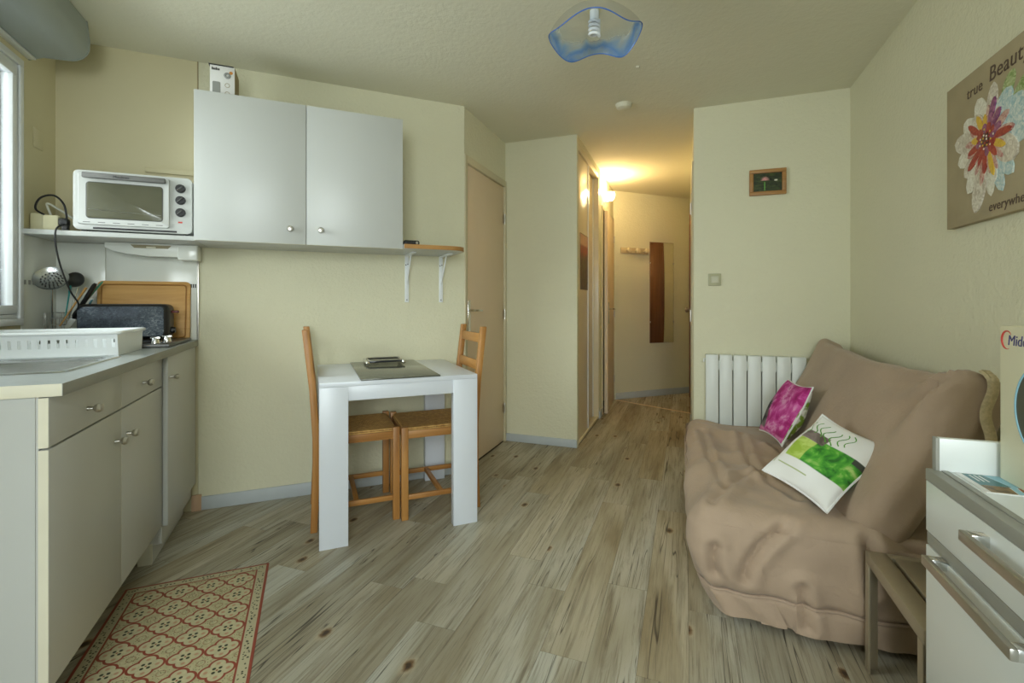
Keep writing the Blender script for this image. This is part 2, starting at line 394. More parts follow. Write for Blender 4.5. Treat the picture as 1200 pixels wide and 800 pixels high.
# floor slab and planks
floor = solo('floor', MB().box((-3.2, -1.2, -.06), (3.4, 7.2, -.0025)), 'subfloor', FW, (0, 0, 0), 'weathered grey oak plank floor', None, kind='structure')
def clip(poly, lox, hix, loy, hiy):
    def half(P, ax, lim, sgn):
        out = []
        for i in range(len(P)):
            a, b = P[i-1], P[i]; ia, ib = (a[ax]-lim)*sgn >= 0, (b[ax]-lim)*sgn >= 0
            if ia != ib:
                t = (lim-a[ax])/(b[ax]-a[ax]); out.append((a[0]+(b[0]-a[0])*t, a[1]+(b[1]-a[1])*t))
            if ib: out.append(b)
        return out
    for ax, lim, sg in ((0, lox, 1), (0, hix, -1), (1, loy, 1), (1, hiy, -1)):
        if len(poly) < 3: return []
        poly = half(poly, ax, lim, sg)
    return poly
cB, sB = math.cos(FB[2]), math.sin(FB[2])
def toB(p): dx, dy = p.x-FB[0], p.y-FB[1]; return (dx*cB+dy*sB, -dx*sB+dy*cB)
fpB = [toB(p) for p in fp]
PWID, PLEN, gap = .15, 1.22, .0011
x0 = toB(Vector((.522, 1.399)))[0]; shared = None
known = {-3: toB(Vector((.2187, 1.4826)))[1], -2: toB(Vector((.5217, 1.8478)))[1], -1: toB(Vector((.40, 1.418)))[1]}
for k in range(-28, 16):
    xa, xb = x0+k*PWID, x0+(k+1)*PWID
    j0 = known.get(k, random.uniform(-3, -3+PLEN))
    while j0 > -5.2: j0 -= PLEN
    y = j0
    while y < 4:
        ya, yb = y, y+PLEN; y += PLEN
        pc = clip(fpB, xa+gap/2, xb-gap/2, ya+gap/2, yb-gap/2)
        q = []
        for p in pc:
            if not q or (abs(p[0]-q[-1][0])+abs(p[1]-q[-1][1])) > 1e-4: q.append(p)
        if len(q) > 1 and abs(q[0][0]-q[-1][0])+abs(q[0][1]-q[-1][1]) < 1e-4: q.pop()
        if len(q) < 3: continue
        ar = abs(sum(q[i-1][0]*q[i][1]-q[i][0]*q[i-1][1] for i in range(len(q))))/2
        if ar < .002: continue
        full = ar > (PWID-gap)*(PLEN-gap)*.9999
        cx, cy = (xa+xb)/2, (ya+yb)/2
        if full and shared: me = shared
        else:
            try: me = MB().prism([(p[0]-cx, p[1]-cy) for p in q], -.004, 0).mesh('plank', smooth=False)
            except ValueError: continue
            me.materials.append(M['floor'])
            if full: shared = me
        o = bpy.data.objects.new('plank', me); COL.objects.link(o); o.parent = floor; o.location = W(FB, cx, cy, 0); o.rotation_euler.z = FB[2]
# ceiling
solo('ceiling', MB().box((-3.2, -1.2, CZ), (3.4, 7.2, CZ+.08)), 'ceil', FW, (0, 0, 0), 'textured plaster ceiling', kind='structure')
# window over the sink: opening in the left wall
WY0, WY1, WZ0, WZ1 = -1.62, -.328, 1.055, 2.14
wl = wallbox('y', -tl, 0, LX-.14, LX, 0, CZ, [(WY0, WY1, WZ0, WZ1)])
solo('wall_left', wl, 'smoothwall', FA, (0, 0, 0), 'smooth cream wall with the window over the sink', kind='structure')
solo('wall_kitchen', MB().box((-.5715, 0, 0), (TE, .10, CZ)), 'wall', FA, (0, 0, 0), 'textured cream plaster wall behind the table', kind='structure')
solo('wall_kitchen_corner', MB().box((LX-.14, .0, 0), (-.5735, .10, CZ)), 'smoothwall', FA, (0, 0, 0), 'smooth cream wall panel behind the oven', kind='structure')
solo('trim_1', MB().box((-.5755, -.0035, 1.42), (-.5705, .001, CZ), 0), 'kraft', FA, (0, 0, 0), 'thin dark joint between the wall panels', kind='structure')
# door wall
DZ = 2.06
solo('wall_door', wallbox('y', DK+.003, CFY, DLX-.10, DLX, 0, CZ, [(DK+.035, CFY-.028, 0, DZ+.05)]), 'wall', FB, (0, 0, 0), 'cream wall over the beige door', kind='structure')
solo('wall_closet', MB().box((DLX-.1, CFY, 0), (CLX, CFY+.055, CZ)), 'wall', FB, (0, 0, 0), 'cream end wall of the built-in closet', kind='structure')
HL0 = CFY+.995
solo('wall_hall_left', wallbox('y', HL0, HBY+.12, CLX-.10, CLX, 0, CZ, [(1.40, 2.135, 0, 2.06)]), 'wall', FB, (0, 0, 0), 'cream hall wall with the ajar door', kind='structure')
solo('trim_closet_head', MB().box((CLX-.10, CFY+.055, 2.375), (CLX, HL0, CZ)), 'wall', FB, (0, 0, 0), 'plaster strip above the sliding doors', kind='structure')
fh = W(FB, CLX, HBY); FH = (fh.x, fh.y, FA[2])
hbl = (HRX-CLX)/math.cos(aAB)
solo('wall_hall_back', MB().box((-.15, 0, 0), (hbl+.2, .10, CZ)), 'wall', FH, (0, 0, 0), 'cream wall at the end of the hall', kind='structure')
HD0, HD1 = 1.78, 2.62
solo('wall_hall_right', wallbox('y', .10, hb(HRX)+.06, HRX, HRX+.10, 0, CZ, [(HD0, HD1, 0, 2.06), (.14, .92, 0, 2.06)]), 'wall', FB, (0, 0, 0), 'cream hall wall with the brown door', kind='structure')
solo('wall_radiator', MB().box((HRX, 0, 0), (.10, .10, CZ)), 'wall', FB, (0, 0, 0), 'cream wall behind the radiator', kind='structure')
solo('wall_right', MB().box((0, -tr-.05, 0), (.10, 0, CZ)), 'wall', FB, (0, 0, 0), 'cream textured wall behind the sofa', kind='structure')
BX0, BX1 = -.76, .54
solo('wall_back', wallbox('x', PL.x-.3, PR.x+.3, YB-.12, YB, 0, CZ, [(BX0, BX1, .02, 2.18)]), 'wall', FW, (0, 0, 0), 'cream wall with the balcony door', kind='structure')
# baseboards
bb = lambda lo, hi: MB().box(lo, hi, .003)
solo('baseboard_kitchen', bb((-.565, -.012, 0), (TE, 0, .072)), 'base', FA, (0, 0, 0), kind='structure')
solo('baseboard_closet', bb((DLX, CFY-.012, 0), (CLX, CFY, .062)), 'base', FB, (0, 0, 0), kind='structure')
solo('baseboard_hall_back', bb((0.03, -.012, 0), (hbl, 0, .075)), 'base', FH, (0, 0, 0), kind='structure')
solo('baseboard_hall_left', bb((CLX, HL0-.012, 0), (CLX+.012, 1.36, .072)), 'base', FB, (0, 0, 0), kind='structure')
solo('baseboard_radiator', bb((HRX, -.012, 0), (0, 0, .072)), 'base', FB, (0, 0, 0), kind='structure')
solo('baseboard_right', bb((-.012, -tr, 0), (0, -.012, .072)), 'base', FB, (0, 0, 0), kind='structure')
solo('trim_2', MB().box((-.60, -.018, 0), (-.555, .0, .085), .002), 'rawwood', FA, (0, 0, 0), 'raw wood block at the end of the skirting', kind='structure')
solo('trim_threshold', MB().box((0, -.012, 0), (1.02, .012, .004), .001), 'doorbeige', (W(FB, CLX+.04, HBY-.02).x, W(FB, CLX+.04, HBY-.02).y, math.radians(-47)), (0, 0, 0), 'thin metal floor strip across the hall', kind='structure')
# window 1 (over the sink)
w1 = Thing('window_1', 'white framed window over the sink', None, FA, (LX-.07, WY1, WZ0), kind='structure')
def ring(axis, a0, a1, z0, z1, b0, b1, w):
    mb = MB()
    for (p, q, r, s) in ((a0, a1, z0, z0+w), (a0, a1, z1-w, z1), (a0, a0+w, z0+w, z1-w), (a1-w, a1, z0+w, z1-w)):
        mb.box((p, b0, r) if axis == 'x' else (b0, p, r), (q, b1, s) if axis == 'x' else (b1, q, s), .003)
    return mb
w1.part('window_frame', ring('y', WY0, WY1, WZ0, WZ1, LX-.06, LX+.004, .018), 'whitepvc')
w1.part('window_casing', ring('y', WY0-.028, WY1+.022, WZ0-.03, WZ1+.03, LX+.0005, LX+.014, .03), 'whitepvc')
for i, (a, b) in enumerate(((WY0+.019, (WY0+WY1)/2-.001), ((WY0+WY1)/2+.001, WY1-.019))):
    sash = w1.part('sash', ring('y', a, b, WZ0+.019, WZ1-.019, LX-.045, LX+.010, .036), 'whitepvc')
    w1.part('pane', MB().box((LX-.012, a+.034, WZ0+.053), (LX-.008, b-.034, WZ1-.053)), 'glass', sash)
w1.part('window_sill', MB().box((LX-.13, WY0+.001, WZ0+.0005), (LX-.061, WY1-.001, WZ0+.02), .004), 'whitepvc')
# balcony door behind the camera
w2 = Thing('window_2', 'white framed balcony door', None, FW, (0, YB, .02), kind='structure')
w2.part('window_frame', ring('x', BX0, BX1, .02, 2.18, YB-.10, YB-.04, .05), 'whitepvc')
for a, b in ((BX0+.05, (BX0+BX1)/2), ((BX0+BX1)/2, BX1-.05)):
    sash = w2.part('sash', ring('x', a, b, .07, 2.13, YB-.09, YB-.03, .05), 'whitepvc')
    w2.part('pane', MB().box((a+.05, YB-.063, .12), (b-.05, YB-.059, 2.08)), 'glass', sash)
# roller shutter box over the window
pr = [(LX, 2.42), (LX+.205, 2.42), (LX+.214, 2.33)]
pr += [(LX+.214-.075+.075*math.cos(a), 2.305+.075*math.sin(a)) for a in [-PI/2*i/8 for i in range(1, 9)]] + [(LX+.05, 2.226), (LX, 2.205)]
sb = Thing('shutter_box', 'rounded grey roller shutter box on the ceiling over the window', 'shutter box', FA, (LX, -.9, 2.2))
sb.part('housing', MB().prism(pr, -1.72, -.245, 'y'), 'shutter')
sb.part('end_cap', MB().prism([(LX+(x-LX)*1.012, 2.31+(z-2.31)*1.02) for x, z in pr], -.245, -.237, 'y'), 'shutter')
sb.part('bottom_strip', MB().box((LX, -1.7, 2.203), (LX+.03, -.25, 2.212), .001), 'whitepvc')
# ------------------------------------------------------------------ doors
def hinge(th, x, y, z, par, dx=.012):
    mb = MB().tube([(x, y, z-.04), (x, y, z+.04)], .008, 8); mb.box((x-.002, y-.02, z-.03), (x+.004, y+.02, z+.03)); th.part('hinge', mb, 'nickel', par)
def lever(th, x, y, z, d, par, mat='chrome'):      # plate and lever on a face looking +x, lever pointing d along y
    p = th.part('handle_plate', MB().box((x, y-.02, z-.11), (x+.006, y+.02, z+.11), .003), mat, par)
    return th.part('door_handle', MB().tube([(x, y, z+.04), (x+.045, y, z+.04), (x+.05, y+d*.012, z+.04), (x+.05, y+d*.11, z+.038)], .008, 8), mat, par)
d1 = Thing('door_1', 'closed beige interior door beside the kitchen wall', None, FB, (DLX, DK, 0), kind='structure')
fr_ = MB().box((DLX-.09, DK+.004, 0), (DLX+.012, DK+.037, DZ+.05), .003).box((DLX-.09, CFY-.030, 0), (DLX+.012, CFY-.001, DZ+.05), .003).box((DLX-.09, DK+.037, DZ), (DLX+.012, CFY-.03, DZ+.05), .003)
d1.part('door_frame', fr_, 'doorframe')
leaf = d1.part('door_leaf', MB().box((DLX-.045, DK+.040, .008), (DLX-.003, CFY-.033, DZ-.004), .002), 'doorbeige')
lever(d1, DLX-.003, DK+.085, 1.03, 1, d1.o)
for z in (.27, 1.03, 1.80): hinge(d1, DLX+.006, CFY-.032, z, d1.o)
d2 = Thing('door_2', 'beige hall door standing slightly ajar under the wall lamp', None, FB, (CLX, 2.13, 0), kind='structure')
d2.part('door_frame', MB().box((CLX-.10, 1.36, 0), (CLX+.010, 1.402, 2.10), .003).box((CLX-.10, 2.133, 0), (CLX+.010, 2.17, 2.10), .003).box((CLX-.10, 1.402, 2.06), (CLX+.01, 2.133, 2.10), .003), 'doorframe')
rot = Matrix.Translation((CLX+.012, 2.13, 0)) @ Matrix.Rotation(math.radians(3.2), 4, 'Z') @ Matrix.Translation((-(CLX+.012), -2.13, 0))
d2.part('door_leaf', MB().box((CLX-.022, 1.405, .008), (CLX+.012, 2.13, 2.05), .002, mat=rot), 'doorbeige')
lever(d2, CLX+.05, 1.47, 1.02, 1, d2.o)
for z in (.25, 1.0, 1.85): hinge(d2, CLX+.016, 2.128, z, d2.o)
d3 = Thing('door_3', 'brown wooden entrance door in the hall', None, FB, (HRX, HD0, 0), kind='structure')
d3.part('door_frame', MB().box((HRX-.012, HD0-.04, 0), (HRX+.09, HD0+.003, 2.10), .003).box((HRX-.012, HD1-.003, 0), (HRX+.09, HD1+.03, 2.10), .003).box((HRX-.012, HD0, 2.055), (HRX+.09, HD1, 2.10), .003), 'brown')
d3.part('door_leaf', MB().box((HRX+.012, HD0+.004, .008), (HRX+.05, HD1-.004, 2.053), .002), 'brown')
d3.part('door_knob', MB().lathe([(0, 0), (.012, 0), (.01, .03), (.025, .04), (.028, .055), (.02, .068), (0, .07)], (HRX+.012, HD0+.07, 1.05), 14, Matrix.Rotation(-PI/2, 4, 'Y')), 'nickel')
d4 = Thing('door_4', 'cream bathroom door in the hall behind the radiator wall', None, FB, (HRX, .14, 0), kind='structure')
d4.part('door_frame', MB().box((HRX-.011, .105, 0), (HRX+.09, .143, 2.10), .003).box((HRX-.011, .917, 0), (HRX+.09, .955, 2.10), .003).box((HRX-.011, .143, 2.055), (HRX+.09, .917, 2.10), .003), 'doorframe')
d4.part('door_leaf', MB().box((HRX+.004, .144, .008), (HRX+.045, .916, 2.053), .002), 'doorframe')
for z in (.3, 1.03, 1.78): d4.part('hinge', MB().tube([(HRX-.016, .144, z-.04), (HRX-.016, .144, z+.04)], .007, 8), 'nickel')
# sliding closet doors
d5 = Thing('door_5', 'cream sliding closet doors along the hall', None, FB, (CLX, CFY+.055, 0), kind='structure')
d5.part('top_rail', MB().box((CLX-.10, CFY+.055, 2.325), (CLX-.002, HL0, 2.375), .002), 'closet')
d5.part('bottom_rail', MB().box((CLX-.10, CFY+.055, 0), (CLX-.004, HL0, .022), .002), 'closet')
s1 = d5.part('sliding_panel', MB().box((CLX-.040, CFY+.057, .024), (CLX-.016, CFY+.52, 2.323), .002), 'closet')
d5.part('edge_profile', MB().box((CLX-.042, CFY+.505, .024), (CLX-.010, CFY+.528, 2.323), .003), 'whitepvc', s1)
s2 = d5.part('sliding_panel', MB().box((CLX-.078, CFY+.48, .024), (CLX-.054, HL0-.03, 2.323), .002), 'closet')
d5.part('edge_profile', MB().box((CLX-.08, HL0-.05, .024), (CLX-.05, HL0-.025, 2.323), .003), 'whitepvc', s2)
d5.part('jamb', MB().box((CLX-.10, HL0-.024, .0), (CLX-.001, HL0+.0, 2.375), .002), 'closet')
# unseen slabs added behind the doors to stop sky light leaking in
solo('light_block_closet', MB().box((CLX-.17, CFY+.055, 0), (CLX-.11, HBY+.12, CZ)), 'wall', FB, (0, 0, 0), kind='structure')
solo('light_block_door', MB().box((DLX-.15, DK-.05, 0), (DLX-.105, CFY+.05, CZ)), 'wall', FB, (0, 0, 0), kind='structure')
solo('light_block_hall_right', MB().box((HRX+.105, .11, 0), (HRX+.15, hb(HRX)+.06, CZ)), 'wall', FB, (0, 0, 0), kind='structure')
# ================================================================== KITCHEN BASE UNITS
EX = -.5708            # worktop front edge (frame A); the fronts look along +x
def knob(th, x, y, z, par, r=.016):
    mb = MB().lathe([(0, -.001), (.0075, 0), (.006, .014), (r*.75, .018), (r, .026), (r*.8, .034), (0, .037)], (x, y, z), 14, Matrix.Rotation(PI/2, 4, 'Y') @ Matrix.Diagonal((.85, 1.15, 1, 1)))
    th.part('knob', mb, 'nickel', par)
def knob_y(th, x, y, z, par, r=.0155):             # knob on a face looking along -y
    mb = MB().lathe([(0, -.001), (.007, 0), (.006, .012), (r*.75, .016), (r, .024), (r*.8, .032), (0, .035)], (x, y, z), 14, Matrix.Rotation(PI/2, 4, 'X'))
    th.part('knob', mb, 'nickel', par)
DX = EX-.029           # door face
sk = Thing('sink_cabinet', 'pale grey sink base cabinet with two drawers and two doors', 'cabinet', FA, (-.87, -1.03, 0))
body = MB().box((LX+.01, -1.500, .0045), (DX-.0205, -1.482, .889)).box((LX+.01, -.575, .15), (DX-.0205, -.557, .889)).box((LX+.01, -1.482, .16), (DX-.0205, -.575, .178)).box((LX+.01, -1.482, .178), (LX+.02, -.575, .889)).box((LX+.05, -1.482, 0), (DX-.4, -1.44, .16))
body.box((DX-.04, -1.482, .74), (DX-.0205, -.575, .889))
sk.part('body', body, 'cab')
sk.part('end_panel', MB().box((LX+.08, -1.503, .0045), (DX-.026, -1.500, .888)), 'white')
ym = -1.022
for (y0, y1, ky) in ((-1.503, ym-.0015, hit(FA, 113, 'y', DX+.02)), (ym+.0015, -.552, hit(FA, 175, 'y', DX+.02))):
    d = sk.part('drawer', MB().box((DX-.02, y0, .7625), (DX, y1, .886), .0015), 'cab')
    sk.part('edging', MB().box((DX-.0202, y0-.0012, .7625), (DX-.0008, y0+.0002, .886)), 'cream_edge', d)
    knob(sk, DX, ky, .815, d)
for (y0, y1, ky) in ((-1.503, ym-.0015, hit(FA, 144, 'y', DX+.02)), (ym+.0015, -.552, hit(FA, 157, 'y', DX+.02))):
    d = sk.part('door', MB().box((DX-.02, y0, .158), (DX, y1, .757), .0015), 'cab')
    sk.part('edging', MB().box((DX-.0202, y0-.0012, .158), (DX-.0008, y0+.0002, .757)), 'cream_edge', d)
    knob(sk, DX, ky, .664, d)
nk = Thing('narrow_cabinet', 'pale grey tall-door base cabinet beside the kitchen wall', 'cabinet', FA, (-.87, -.28, 0))
nk.part('body', MB().box((LX+.01, -.548, .08), (DX-.002, -.012, .889)), 'cab')
d = nk.part('door', MB().box((DX, -.545, .155), (DX+.02, -.018, .886), .003), 'cab')
nk.part('edging', MB().box((DX+.0005, -.5465, .155), (DX+.0195, -.544, .886), .0005), 'white', d)
knob(nk, DX+.02, hit(FA, 206, 'y', DX+.04), .795, d, .014)
nk.part('plinth', MB().box((EX-.08, -.545, 0), (EX-.064, -.02, .10)), 'cab')
nk.part('plinth_block', MB().box((EX-.115, -.556, 0), (EX-.064, -.546, .085)), 'cream_edge')
for y in (-.5, -.06): nk.part('foot', MB().box((LX+.05, y-.03, 0), (LX+.11, y+.03, .08)), 'black')
# worktop with a cut-out for the sink
SX0, SX1, SY0, SY1 = -1.10, -.668, -1.262, -.815
wt = Thing('worktop', 'grey laminate kitchen worktop with a worn cream end edge', 'worktop', FA, (-.87, -.75, .89))
mb = MB(); bx = (LX+.002, EX-.0015); 
for (xa, xb, ya, yb) in ((bx[0], bx[1], -1.508, SY0), (bx[0], bx[1], SY1, -.007), (bx[0], SX0, SY0, SY1), (SX1, bx[1], SY0, SY1)): mb.box((xa, ya, .89), (xb, yb, .92))
bmesh.ops.remove_doubles(mb.bm, verts=mb.bm.verts, dist=1e-5)
wt.part('top', mb, 'worktop')
wt.part('front_edging', MB().box((EX-.0015, -1.510, .8895), (EX, -.007, .9205), .0005), 'wtedge')
wt.part('end_edging', MB().box((LX+.002, -1.510, .8895), (EX-.0012, -1.508, .9205), .0005), 'cream_edge')
# sink
sn = Thing('kitchen_sink', 'square stainless steel sink set in the worktop', 'sink', FA, ((SX0+SX1)/2, (SY0+SY1)/2, .77))
r0, r1 = [SX0-.012, SX1+.012], [SY0-.012, SY1+.012]
def rrect(x0, x1, y0, y1, r, n=6):
    out = []
    for cx, cy, a in ((x1-r, y1-r, 0), (x0+r, y1-r, PI/2), (x0+r, y0+r, PI), (x1-r, y0+r, 1.5*PI)):
        out += [(cx+r*math.cos(a+PI/2*i/n), cy+r*math.sin(a+PI/2*i/n)) for i in range(n+1)]
    return out
b = bmesh.new(); prev = None
for (ins, z, r) in ((0, .9205, .03), (.003, .9245, .03), (.012, .9245, .03), (.02, .921, .04), (.03, .905, .05), (.045, .79, .06), (.075, .775, .06), (.18, .772, .03)):
    ringv = [b.verts.new((x, y, z)) for x, y in rrect(r0[0]+ins, r0[1]-ins, r1[0]+ins, r1[1]-ins, r)]
    if prev:
        for i in range(len(ringv)): b.faces.new((prev[i-1], prev[i], ringv[i], ringv[i-1]))
    prev = ringv
b.faces.new(prev)
mb = MB(); mb._merge(b); sn.part('basin', mb, 'steel')
sn.part('drain', MB().lathe([(0, .7735), (.03, .7735), (.032, .776), (.02, .775), (0, .774)], ((SX0+SX1)/2, (SY0+SY1)/2, 0), 18), 'chrome')
# dish drainer
dr = Thing('dish_drainer', 'white plastic dish drainer standing behind the sink', 'dish drainer', FA, (-.89, -.60, .92))
dy0, dy1, dx0, dx1 = -.79, -.50, -1.14, -.668
def wallstrip(x0, x1, y, yt, zb, zt, n, slot):
    """slatted side: from bottom (y) to top (yt)"""
    mb = MB(); L = x1-x0; st = L/n
    def q(x, z): f = (z-zb)/(zt-zb); return (x, y+(yt-y)*f, z)
    def plate(xa, xb, za, zb_):
        P = [q(xa, za), q(xb, za), q(xb, zb_), q(xa, zb_)]; bb_ = bmesh.new()
        t = .0015; A = [bb_.verts.new((p[0], p[1]-t, p[2])) for p in P]; C = [bb_.verts.new((p[0], p[1]+t, p[2])) for p in P]
        bb_.faces.new(A); bb_.faces.new(C)
        for i in range(4): bb_.faces.new((A[i-1], A[i], C[i], C[i-1]))
        bmesh.ops.recalc_face_normals(bb_, faces=bb_.faces); mb._merge(bb_)
    z1, z2 = zb+.34*(zt-zb), zb+.72*(zt-zb)
    plate(x0, x1, zb, z1); plate(x0, x1, z2, zt)
    for i in range(n+1):
        c = x0+i*st; plate(max(x0, c-st*(.5-slot/2)), min(x1, c+st*(.5-slot/2)), z1, z2)
    return mb
zb, zt = .926, 1.008
for yb_, yt_ in ((dy0+.012, dy0), (dy1-.012, dy1)): dr.part('long_side', wallstrip(dx0, dx1-.014, yb_, yt_, zb, zt, 17, .36), 'drainer')
#dx0, dx1-.014, dy0+.012, dy0, zb, zt, 17, .36)
for xx in (dx1-.017, dx0): dr.part('short_side', MB().prism([(dy0+.012, zb), (dy1-.012, zb), (dy1, zt), (dy0, zt)], xx, xx+.003, 'x'), 'drainer')
dr.part('base', MB().box((dx0, dy0+.01, .9205), (dx1-.014, dy1-.01, .929), .002).box((dx0+.02, dy0-.006, .9205), (dx1-.05, dy0+.02, .925), .001), 'drainer')
rim = MB(); rp = rrect(dx0-.004, dx1-.006, dy0-.008, dy1+.008, .02)
rim.tube([(x, y, zt) for x, y in rp], .006, 8, True); dr.part('rim', rim, 'drainer')
# hob
hx0, hx1, hy0, hy1 = -1.06, -.592, -.472, -.056
hob = Thing('electric_hob', 'low black two-plate electric hob on the worktop', 'hob', FA, (-.82, -.25, .92))
hob.part('housing', MB().box((hx0, hy0, .9205), (hx1, hy1, .938), .004), 'darkgrey')
for x in (-.93, -.73): hob.part('hot_plate', MB().lathe([(0, .945), (.072, .945), (.078, .943), (.08, .937), (0, .937)], (x, -.36 if x > -.8 else -.35, 0), 24), 'black')
for (px, y) in ((182, -.43), (196, -.33)):
    x = hit(FA, px, 'x', y); x = min(x, hx1-.025)
    hob.part('knob', MB().lathe([(0, .937), (.017, .937), (.017, .943), (.013, .958), (.012, .962), (0, .962)], (x, y, 0), 14).box((x-.019, y-.005, .958), (x+.019, y+.005, .968), .002), 'chrome')
# toaster standing on the hob
tx0, tx1, ty0, ty1, tz0, tz1 = -1.012, -.652, -.235, -.105, .9398, 1.115
ts = Thing('toaster', 'long-slot toaster with a scratched glossy dark front', 'toaster', FA, ((tx0+tx1)/2, (ty0+ty1)/2, tz0))
ts.part('body', MB().rbox((tx0, ty0+.004, tz0+.006), (tx1, ty1, tz1), .028, (30, 12, 16)), 'black')
fp_ = [(x, z) for x, z in rrect(tx0+.012, tx1-.018, tz0+.02, tz1-.012, .018)]
def scratch():
    n = NT('scratched gloss front'); co = n.coord(); f = n.noise(n.mapp(co, (60, 30, 90), rot=(0, .7, 0)), 1, 4, .7, 1.5); g = n.noise(co, 7, 2)
    n.col(n.ramp(n.m2('ADD', n.m2('MULTIPLY', f, .6), n.m2('MULTIPLY', g, .5)), [(.38, (.03, .037, .05)), (.56, (.085, .105, .135)), (.66, (.20, .23, .26)), (.74, (.6, .62, .62))])); return n.set(Roughness=.1, Metallic=.35)
ts.part('front_panel', MB().prism(fp_, ty0-.002, ty0+.008, 'y'), scratch())
for yy in (-.19, -.15): ts.part('slot', MB().box((tx0+.05, yy-.008, tz1-.006), (tx1-.05, yy+.008, tz1+.0008)), 'darkgrey')
ts.part('lever', MB().box((tx1-.002, -.178, 1.07), (tx1+.03, -.158, 1.083), .004), plain('dark red plastic', (.12, .012, .01), .4))
ts.part('dial', MB().lathe([(0, 0), (.016, 0), (.014, .016), (0, .018)], (tx1-.001, -.168, .985), 14, Matrix.Rotation(PI/2, 4, 'Y')), 'black')
for x in (tx0+.05, tx1-.05): ts.part('foot', MB().box((x-.012, ty0+.02, tz0-.0015), (x+.012, ty1-.02, tz0+.012)), 'black')
# cutting board leaning on the splashback
cb = Thing('cutting_board', 'wooden cutting board with a juice groove leaning on the splashback', 'cutting board', FA, (-.80, -.03, .92))
tilt = Matrix.Translation((0, -.0385, .921)) @ Matrix.Rotation(math.radians(-4), 4, 'X')
bo = [(x, z) for x, z in rrect(-.996, -.602, 0, .312, .022)]
cb.part('board', MB().prism(bo, -.009, .009, 'y', .002, mat=tilt), 'board')
gr = rrect(-.978, -.62, .018, .294, .015)
mb = MB().tube([(x, -.009, z) for x, z in gr], .004, 6, True); bmesh.ops.transform(mb.bm, matrix=tilt, verts=mb.bm.verts)
cb.part('groove', mb, woodmat('dark groove wood', (.33, .15, .03), (.45, .22, .06), 0, 22))
# utensil basket and utensils
ux, uy = -1.112, -.13
ub = Thing('utensil_basket', 'chrome wire utensil basket in the corner of the worktop', 'utensil basket', FA, (ux, uy, .92))
for i, z in enumerate((.924, .955, .987, 1.018, 1.05, 1.075)): ub.part('wire_ring', MB().tube([(ux+.045*math.cos(2*PI*k/20), uy+.045*math.sin(2*PI*k/20), z) for k in range(20)], .0016, 6, True), 'chrome')
mb = MB()
for k in range(14): a = 2*PI*k/14; mb.tube([(ux+.045*math.cos(a), uy+.045*math.sin(a), .921), (ux+.045*math.cos(a), uy+.045*math.sin(a), 1.075)], .0014, 5)
ub.part('wire_upright', mb, 'chrome'); ub.part('floor_disc', MB().lathe([(0, .9215), (.045, .9215), (.045, .924), (0, .924)], (ux, uy, 0), 18), 'chrome')
def dirpt(px, py, y): x = hit(FA, px, 'x', y); return Vector((x, y, zat(FA, x, y, py)))
# skimmer
p = dirpt(61, 329, -.20); q = Vector((ux-.015, uy-.01, .93))
st = Thing('skimmer', 'perforated steel skimmer standing in the utensil basket', 'skimmer', FA, tuple(q))
hd = MB(); nrm = Matrix.Translation(p) @ Matrix.Rotation(math.radians(58), 4, 'X') @ Matrix.Rotation(math.radians(8), 4, 'Y')
hd.lathe([(.0, .0), (.03, .002), (.052, .010), (.062, .02), (.0625, .022), (.052, .013), (.03, .005), (.0, .003)], (0, 0, 0), 24, nrm); hd_o = st.part('head', hd, 'steel')
holes = MB()
for rr, nn in ((.012, 6), (.024, 11), (.036, 16)):
    for k in range(nn): holes.lathe([(0, .0), (.0028, .0), (.0028, .009), (0, .009)], (0, 0, 0), 6, nrm @ Matrix.Translation((rr*math.cos(2*PI*k/nn), rr*math.sin(2*PI*k/nn), -.002+rr*rr*4.0)))
st.part('hole', holes, 'black', hd_o)['kind'] = 'stuff'
st.part('handle', MB().tube([tuple(q), tuple(p+Vector((0, -.004, -.05))), tuple(p+Vector((0, -.012, -.028)))], .0045, 8), 'steel')
# ladle
p = dirpt(91, 330, -.075); q = Vector((ux+.01, uy+.015, .93))
st = Thing('ladle', 'dark steel ladle standing behind the skimmer', 'ladle', FA, tuple(q))
st.part('bowl', MB().lathe([(0, 0), (.018, .004), (.032, .016), (.038, .034), (.037, .034), (.030, .017), (.016, .007), (0, .004)], (0, 0, 0), 20, Matrix.Translation(p) @ Matrix.Rotation(math.radians(75), 4, 'X')), 'darkgrey')
st.part('handle', MB().tube([tuple(q), tuple(p+Vector((0, 0, -.03)))], .004, 8), 'steel')
# knife with a black handle
def stick(name, label, cat, a, b, r, mat, parts=()):
    t = Thing(name, label, cat, FA, tuple(a)); t.part('handle', MB().tube([tuple(a), tuple(a+(b-a)*.06), tuple(a+(b-a)*.94), tuple(b)], [r*.6, r, r, r*.6], 10, flat=.7), mat); return t
kb, kt = dirpt(86, 373, -.15), dirpt(112, 332, -.15)
t = stick('bread_knife', 'knife with a thick black handle in the utensil basket', 'knife', kb, kt, .0135, 'black')
dv = (kb-kt).normalized(); t.part('blade', MB().prism([(0, -.012), (.105, -.010), (.12, 0), (.0, .012)], -.001, .001, 'y', mat=Matrix.Translation(kb) @ Matrix.Rotation(-math.atan2(dv.z, dv.x), 4, 'Y')), 'steel')
a, b_ = dirpt(70, 382, -.165), dirpt(101, 337, -.165)
t = Thing('wooden_spatula', 'yellowish wooden spatula in the utensil basket', 'spatula', FA, tuple(a)); t.part('shaft', MB().tube([tuple(a), tuple(a+(b_-a)*.6), tuple(b_)], [.005, .006, .009], 8, flat=.6), 'board'); 
